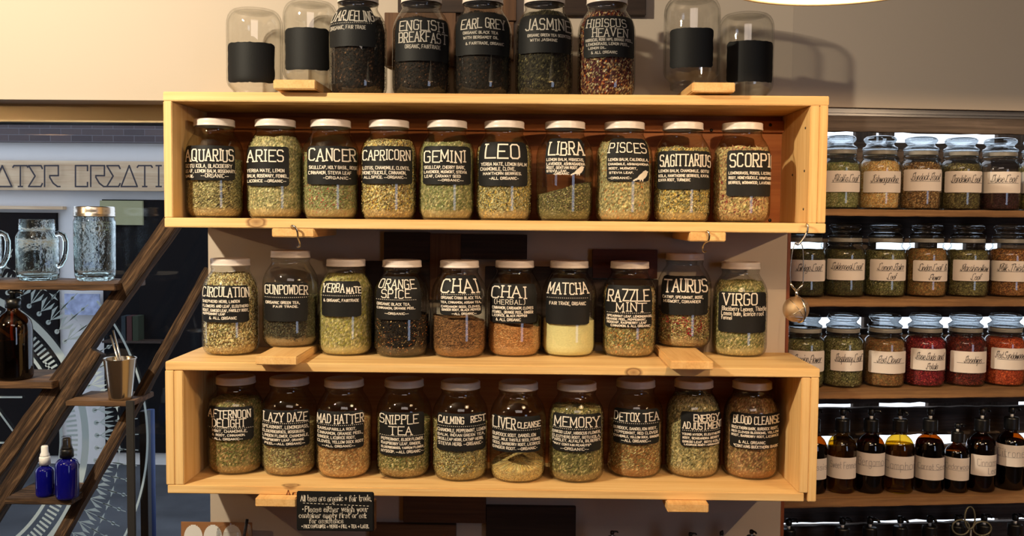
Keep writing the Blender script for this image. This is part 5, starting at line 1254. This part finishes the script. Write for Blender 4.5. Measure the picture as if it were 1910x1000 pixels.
# ------------------------------------------------------------------ left: weathered ladder stand in the shop window
LS = thing('ladder_stand', at(60, 1100, 0.08), 'weathered wooden ladder stand with slanted rails and shelves in the shop window', 'plant stand')
lso = np.array(LS.location)
def beam(name, p0, p1, wd, th, mat, rough=0.0012):
    P0, P1 = Vector(p0), Vector(p1); X = (P1-P0); L_ = X.length; X.normalize()
    Y = Vector((0, 1, 0)); Y = (Y-X*Y.dot(X)).normalized(); Z = X.cross(Y)
    me = box_mesh(name, L_, th, wd, bevel=0.002, rough=rough)
    o = link(name, me, mat, LS)
    c = (P0+P1)/2-Vector(lso)
    o.matrix_basis = Matrix(((X.x, Y.x, Z.x, c.x), (X.y, Y.y, Z.y, c.y), (X.z, Y.z, Z.z, c.z), (0, 0, 0, 1)))
    return o
beam('side_rail', at(340, 391, 0.13), at(-120, 1042, -0.02), 0.041, 0.045, M['reclaimed'])
beam('side_rail', at(183, 655, 0.07), at(-56, 1030, -0.05), 0.036, 0.05, M['reclaimed'])
beam('side_rail', at(392, 505, 0.225), at(100, 1028, -0.09), 0.024, 0.04, M['reclaimed'])
def step(name, px0, px1, py, th, yf, yb, mat, dz=0.0):
    a = at(px0, py, yf); b2 = at(px1, py, yf)
    z1 = (a[2]+b2[2])/2
    o = board(name, a[0]-lso[0], b2[0]-lso[0], yf-lso[1], yb-lso[1], z1-th-lso[2], z1-lso[2], mat, LS, rough=0.0008)
    return z1
ZA = step('shelf_board', -120, 214, 528, 0.0175, 0.03, 0.225, M['reclaimed_light'])
ZB = step('shelf_board', -120, 97, 712, 0.017, 0.0, 0.2, M['reclaimed_light'])
ZC = step('step', 122, 246, 749, 0.013, -0.025, 0.115, M['reclaimed_light'])
ZD = step('step', 8, 133, 931, 0.014, -0.115, 0.03, M['reclaimed'])
o = board('strap', *(np.array([at(234, 750, -0.033)[0], at(249.5, 750, -0.033)[0]])), -0.033, -0.0265, 0.35, ZC+0.004, M['strap'], None, along='z')
prop(o, 'black strap hanging down from the small step under the steel cup', 'strap')

def base_at(px, py, z, rb):
    return place_base(px, py, z, rb)
# mason jar mugs, pint jar
mo = [(0.0, 0.006), (0.030, 0.004), (0.040, 0.0), (0.046, 0.003), (0.0510, 0.010), (0.0528, 0.020), (0.053, 0.105), (0.0520, 0.114), (0.0485, 0.122), (0.0445, 0.128), (0.0435, 0.132), (0.0450, 0.1345),
      (0.0435, 0.137), (0.0448, 0.1415), (0.0432, 0.144), (0.0446, 0.1485), (0.0430, 0.151), (0.0430, 0.159)]
mi = [(0.0400, 0.159), (0.0400, 0.130), (0.0450, 0.121), (0.0490, 0.110), (0.0498, 0.020), (0.046, 0.012), (0.030, 0.009), (0.0, 0.010)]
ME_MUG = lathe('glass_body', mo+[(0.0425, 0.1605), (0.0405, 0.1605)]+mi, 56); ME_MUG.materials.append(M['mugglass'])
hp = [(0.044, 0, 0.118), (0.058, 0, 0.124), (0.070, 0, 0.119), (0.0755, 0, 0.103), (0.075, 0, 0.080), (0.071, 0, 0.058), (0.062, 0, 0.042), (0.0515, 0, 0.036)]
ME_MUGH = tube('handle', hp, [0.008, 0.0075, 0.007, 0.007, 0.007, 0.007, 0.0072, 0.008], 14); ME_MUGH.materials.append(M['mugglass'])
for px, lb_ in ((71, 'glass mason jar mug with handle beside the tall lidded jar'), (-37, 'glass jar mug at the left photo edge, only its handle showing')):
    C = base_at(px, 524.5, ZA, 0.046)
    t = thing('jar_mug', C, lb_, 'mug', 'glass jar mugs in the window')
    link('glass_body', ME_MUG, None, t); link('handle', ME_MUGH, None, t)
C = base_at(178, 525, ZA, 0.046)
t = thing('tall_jar', C, 'tall clear glass jar with a silver screw lid on the ladder stand', 'jar')
po = [(0.0, 0.006), (0.032, 0.004), (0.041, 0.0), (0.0465, 0.004), (0.0500, 0.012), (0.051, 0.03), (0.0525, 0.155), (0.0505, 0.161), (0.0490, 0.164), (0.0490, 0.190)]
pi_ = [(0.0460, 0.190), (0.0460, 0.160), (0.0490, 0.150), (0.0475, 0.03), (0.045, 0.014), (0.03, 0.010), (0.0, 0.011)]
me = lathe('glass_body', po+pi_, 112)
for v in me.vertices:
    r = math.hypot(v.co.x, v.co.y)
    if 0.02 < v.co.z < 0.15 and r > 0.03:
        a = math.atan2(v.co.x, v.co.y); s = 1+0.028*math.cos(15*a)*math.sin(PI*(v.co.z-0.02)/0.13)
        v.co.x *= s; v.co.y *= s
link('glass_body', me, M['mugglass'], t)
link('lid', lathe('lid', [(0, 0.194), (0.042, 0.194), (0.043, 0.1955), (0.0495, 0.1955), (0.0512, 0.193), (0.0505, 0.189), (0.0515, 0.187), (0.0505, 0.183), (0.0515, 0.180), (0.0512, 0.172), (0.0525, 0.171), (0.0515, 0.169), (0.0500, 0.169)], 56), M['silver'], t)
# large amber pump bottle
C = base_at(27, 711, ZB, 0.042)
t = thing('pump_bottle', C, 'large brown glass pump bottle on the ladder shelf at the left', 'bottle')
pb = [(0, 0.003), (0.034, 0.002), (0.040, 0.0), (0.0435, 0.004), (0.045, 0.011), (0.045, 0.128), (0.044, 0.138), (0.041, 0.149), (0.035, 0.158), (0.026, 0.166), (0.019, 0.171), (0.016, 0.177), (0.016, 0.186)]
link('glass_bottle', lathe('glass_bottle', pb, 56), M['amber_dark'], t)
link('cap', lathe('cap', [(0, 0.206), (0.014, 0.206), (0.0185, 0.203), (0.0185, 0.182), (0, 0.182)], 40), M['black'], t)
_h = lathe('h', [(0, 0.2055), (0.0075, 0.2055), (0.0075, 0.217), (0.0125, 0.219), (0.0125, 0.224), (0.010, 0.2265), (0, 0.227)], 28)
_s = tube('s', [(0, 0, 0.222), (0.015, -0.004, 0.2235), (0.026, -0.007, 0.2215), (0.030, -0.008, 0.2175)], [0.005, 0.0045, 0.004, 0.0035], 12)
link('pump_head', merge('pump_head', [_h, _s]), M['black'], t)
link('dip_tube', tube('dip_tube', [(0, -0.004, 0.185), (-0.002, -0.006, 0.12), (0.004, -0.008, 0.07), (0.022, -0.01, 0.02), (0.030, -0.01, 0.008)], 0.0035, 10), plain('amber_tube', (196, 120, 40), 0.5), t)
link('soap', lathe('soap', [(0, 0.005), (0.038, 0.005), (0.0425, 0.011), (0.0427, 0.10), (0, 0.10)], 48), M['oil_dark'], t)
# steel cup with two straws
C = base_at(225, 748, ZC, 0.028)
t = thing('steel_cup', C, 'shiny tapered steel cup on the small ladder step', 'cup')
link('cup_body', lathe('cup_body', [(0, 0.002), (0.026, 0.0), (0.028, 0.001), (0.0285, 0.006), (0.0395, 0.101), (0.0405, 0.1035), (0.0395, 0.1045), (0.0385, 0.102), (0.0275, 0.007), (0, 0.006)], 56), M['steel'], t)
Cv = Vector(C)
for a, b2, lb_ in (((206, 625), (228, 672), 'left one of two thin straws leaning in the steel cup'), ((211, 616), (238, 672), 'right one of two thin straws leaning in the steel cup')):
    dy_ = 0.010 if a[0] > 208 else -0.002
    p1 = Vector(at(b2[0], b2[1], C[1]+dy_)); p0 = Vector(at(a[0], a[1], C[1]+dy_+0.006))
    d = (p1-p0).normalized(); p2 = p1+d*0.02
    k = (C[2]+0.012-p1.z)/d.z
    p2 = p1+d*k
    if (Vector((p2.x, p2.y, 0))-Vector((C[0], C[1], 0))).length > 0.024:
        q = Vector((C[0], C[1], 0)) + (Vector((p2.x, p2.y, 0))-Vector((C[0], C[1], 0))).normalized()*0.022
        p2 = Vector((q.x, q.y, C[2]+0.012))
    o = link('straw', tube('straw', [p0, p2], 0.0026, 12), M['steel'])
    prop(o, lb_, 'straw', 'straws in the steel cup')
# cobalt spray bottles
M['cobalt_b'] = plain('cobalt_blue_glass', (10, 12, 120), 0.06, spec=0.6)
M['cobalt_b'].node_tree.nodes['Principled BSDF'].inputs['Transmission Weight'].default_value = 0.35
def spray(px, py, R, H, shoulder, capm, white, label):
    C = base_at(px, py, ZD, R*0.9)
    t = thing('spray_bottle', C, label, 'bottle', 'blue spray bottles')
    s = R
    link('glass_bottle', lathe('glass_bottle', [(0, 0.002), (s*0.85, 0.0), (s*0.96, 0.003), (s, 0.008), (s, H-s*0.55), (s*0.93, H-s*0.3), (s*0.75, H-s*0.1), (s*0.5, H), (s*0.42, H+0.004), (s*0.42, H+0.008), (0, H+0.008)], 40), M['cobalt_b'], t)
    z = H+0.004
    link('collar', lathe('collar', [(0, z+0.020), (s*0.52, z+0.020), (s*0.58, z+0.018), (s*0.60, z), (0, z)], 36), M['white_plastic'] if white else M['black'], t)
    link('sprayer', lathe('sprayer', [(0, z+0.046), (s*0.30, z+0.046), (s*0.36, z+0.043), (s*0.38, z+0.030), (s*0.50, z+0.024), (s*0.5, z+0.019), (0, z+0.019)], 36), M['white_plastic'] if white else M['black'], t)
    if not white:
        link('clear_cap', lathe('clear_cap', [(0, z+0.050), (s*0.40, z+0.050), (s*0.44, z+0.047), (s*0.46, z+0.021)], 36), M['clear_plastic'], t)
spray(85, 928.5, 0.0220, 0.073, 0, 'w', True, 'small cobalt blue bottle with a white spray top')
spray(126, 933.5, 0.0265, 0.096, 0, 'b', False, 'larger cobalt blue bottle with a black top and clear cap')

# ------------------------------------------------------------------ hooks, tea ball, chalk sign
def px3(lst, y): return [Vector(at(a, b2, y+dy)) for (a, b2, dy) in lst]
def smooth_pts(P, n=5):
    out = []
    for i in range(len(P)-1):
        p0 = P[max(i-1, 0)]; p1 = P[i]; p2 = P[i+1]; p3 = P[min(i+2, len(P)-1)]
        for k in range(n):
            t = k/n
            out.append(0.5*((2*p1)+(-p0+p2)*t+(2*p0-5*p1+4*p2-p3)*t*t+(-p0+3*p1-3*p2+p3)*t**3))
    out.append(P[-1]); return out
def hook(pts, label, rad=0.0022):
    o = link('hook', tube('hook', smooth_pts(pts), rad, 10), M['steel'])
    prop(o, label, 'hook', 'metal hooks under the upper box'); return o
hook(px3([(545, 426, -0.001), (543, 423, -0.004), (545, 421, -0.011), (551, 424, -0.015), (555, 434, -0.012), (556, 444, -0.004), (559, 452, 0.006), (559, 459, 0.012), (555, 461, 0.016)], -D), 'left metal hook under the upper box, above GUNPOWDER')
hook(px3([(1318, 434, 0.004), (1319, 431, -0.008), (1322, 434, -0.013), (1323, 441, -0.013), (1321, 449, -0.008), (1314, 454, 0.005), (1311, 461, 0.018), (1312, 469, 0.024), (1317, 470, 0.03)], -D), 'metal hook under the pine block above TAURUS')
hook(px3([(1503, 422, -0.002), (1505, 418.5, -0.010), (1507, 422, -0.013), (1506, 430, -0.013), (1504, 436, -0.012), (1498, 446, -0.012), (1489, 456, -0.012), (1483, 453, -0.012)], -D), 'metal hook at the right end of the upper box holding the tea ball')
YT = -D-0.012
bc = np.array(at(1484.5, 577, YT))
TBL = thing('tea_ball', bc, 'round steel mesh tea ball hanging from the right hook by a wire handle', 'tea infuser')
Rb = 24*depth(bc)/F
def tb(px, py, dy=0.0): return Vector(np.array(at(px, py, YT+dy))-bc)
s_ = [(Rb*math.sin(a), -Rb*math.cos(a)) for a in np.linspace(0, PI, 25)]
bo = link('mesh_ball', lathe('mesh_ball', s_, 48), M['mesh_steel'], TBL); bo.rotation_euler = (0.25, PI/2, 0.35)
ro = link('rim', lathe('rim', [(Rb*1.0, -0.0022), (Rb*1.05, -0.002), (Rb*1.06, 0), (Rb*1.05, 0.002), (Rb*1.0, 0.0022)], 48), M['steel'], TBL); ro.rotation_euler = (0.25, PI/2-0.1, 0.5); ro.location = (Rb*0.2, 0, 0)
rad_ = link('ribs', merge('ribs', [tube('a', [(Rb*1.005*math.sin(t)*math.cos(ph), -Rb*1.005*math.cos(t)*0.98-0.0005, Rb*1.005*math.sin(t)*math.sin(ph)) for t in np.linspace(-1.25, 1.25, 18)], 0.0008, 6) for ph in (0.6, 2.2)]), M['steel'], TBL)
link('wire_handle', tube('wire_handle', smooth_pts([tb(1475, 530), tb(1474, 505), tb(1478, 470), tb(1483, 455), tb(1490, 453), tb(1496, 458), tb(1498, 475), tb(1498.5, 505), tb(1497.5, 531)]), 0.0011, 8), M['steel'], TBL)
link('clip', merge('clip', [tube('a', [tb(1474.5, 529), tb(1478, 534), tb(1485, 543)], 0.0026, 10), tube('b', [tb(1498, 529), tb(1494, 535), tb(1486, 543)], 0.0026, 10), tube('c', [tb(1485.5, 541), tb(1486.5, 556)], 0.0034, 10)]), M['steel'], TBL)

YS = -0.282
sc0 = np.array(at(625, 990, YS))
SG_ = thing('chalk_sign', sc0, 'black chalkboard sign with white handwriting about organic fair trade teas', 'sign')
a = at(553, 917, YS); b2 = at(697, 992, YS)
board('sign_board', a[0]-sc0[0], b2[0]-sc0[0], 0, 0.007, b2[2]-sc0[2], a[2]-sc0[2], M['chalk'], SG_, bevel=0.002)
board('wood_backing', a[0]-sc0[0], b2[0]-sc0[0]+0.0015, 0.0072, 0.030, b2[2]-sc0[2]-0.001, a[2]-sc0[2]-0.022, M['brownplank'], SG_, bevel=0.001)
Q = []
rnd = random.Random(3)
for tx, x0, x1, y0, y1 in (('All teas are organic + fair trade.', 561, 692, 924, 935), ('Please either weigh your', 569, 686, 945, 955), ('container empty first or ask', 558, 683, 957, 966), ('for assistance', 577, 640, 967, 976)):
    Q += fit_line(tx, x0, x1, y0, y1, 1.3, rnd=rnd)
Q += fit_line('PICK CONTAINER > WEIGH > FILL > TEA > LABEL', 567, 688, 979, 985, 1.2, rnd=rnd)
Q += discq(565, 950, 1.3)+discq(563.5, 982, 1.2)
for k in range(18):
    x = 565+k*7.0; y = 938+k*0.33; Q.append(((x, y), (x, y+0.9), (x+4, y+1.1), (x+4, y+0.2)))
link('lettering', quads_mesh('lettering', Q, lambda px, py: at(px, py, YS-0.0004)-sc0), M['ink'], SG_)

# ------------------------------------------------------------------ counter below the frame and what peeks over it
ZK = 0.745
o = board('counter', WL+0.01, WR-0.01, -0.34, -0.002, ZK-0.04, ZK, M['counter'], None, bevel=0.002)
prop(o, 'dark wooden counter below the lower box shelf', 'counter')
for xx in (WL+0.05, WR-0.05):
    b3 = board('counter_leg', xx-0.03-o.location.x, xx+0.03-o.location.x, -0.13, 0.13, -ZK-0+0.02, -0.0195, M['counter'], o, along='z')
YC = -0.035
kc = at(410, 1000, YC); ktop = float(at(410, 974.5, YC)[2])
KC = thing('printed_card', (kc[0], YC, ZK), 'brown card with white ovals leaning on the wall at the bottom left', 'card')
x0 = at(337.5, 985, YC)[0]-kc[0]; x1 = at(470, 985, YC)[0]-kc[0]
board('card_sheet', x0, x1, 0, 0.003, 0, ktop-ZK, M['kraft'], KC, bevel=0.0005)
for cxp in (360.5, 397, 433):
    Q = discq(cxp, 1001, 1, 4)
    po = [(cxp+17.5*math.cos(2*PI*k/32), 1003+24*math.sin(2*PI*k/32)) for k in range(32)]
    link('white_oval', quads_mesh('white_oval', fill_poly(po, 24, 50), lambda px, py: np.array(at(px, py, YC-0.0005))-np.array([kc[0], YC, ZK])), M['white_plastic'], KC)
C = place_y(436.5, 985, -0.12, ZK)
zr = float(at(436.5, 984, -0.12)[2])-ZK; k = zr/0.1605
t = thing('glass_jar', C, 'open clear glass jar holding a dark pen at the bottom left', 'jar')
me = lathe('glass_body', [(r*0.90, z*k) for r, z in mo+[(0.0425, 0.1605), (0.0405, 0.1605)]+mi], 56)
link('glass_body', me, M['glass_clear'], t)
o = link('pen', tube('pen', [Vector(at(461, 969, -0.125)), Vector((C[0]+0.012, C[1]-0.004, ZK+0.013))], 0.0035, 10), M['black'])
prop(o, 'dark pen standing in the open glass jar at the bottom left', 'pen')
for px, py, tn, lb_ in ((1142, 990, 0.2, 'dark pump top at the bottom edge, right of the black plank'), (1288, 993, 0.0, 'dark pump top at the bottom edge, below the right pine block'),
                        (1346, 991, 1.2, 'dark pump top at the bottom edge, right of the right pine block'), (1402, 988, -1.0, 'dark pump top at the bottom edge nearest the white wall edge')):
    C = place_y(px, py, -0.12, ZK); zt_ = float(at(px, py, -0.12)[2])-ZK
    k = zt_/0.2175
    t = thing('pump_bottle', C, lb_, 'bottle', 'small pump bottles on the counter'); t.scale = (k*1.15, k*1.15, k)
    link('glass_bottle', ME_BOT, None, t); link('cap', ME_CAP, None, t); link('pump_stem', ME_STEM, None, t)
    h = link('pump_head', ME_HEAD, None, t); h.rotation_euler = (0, 0, tn)
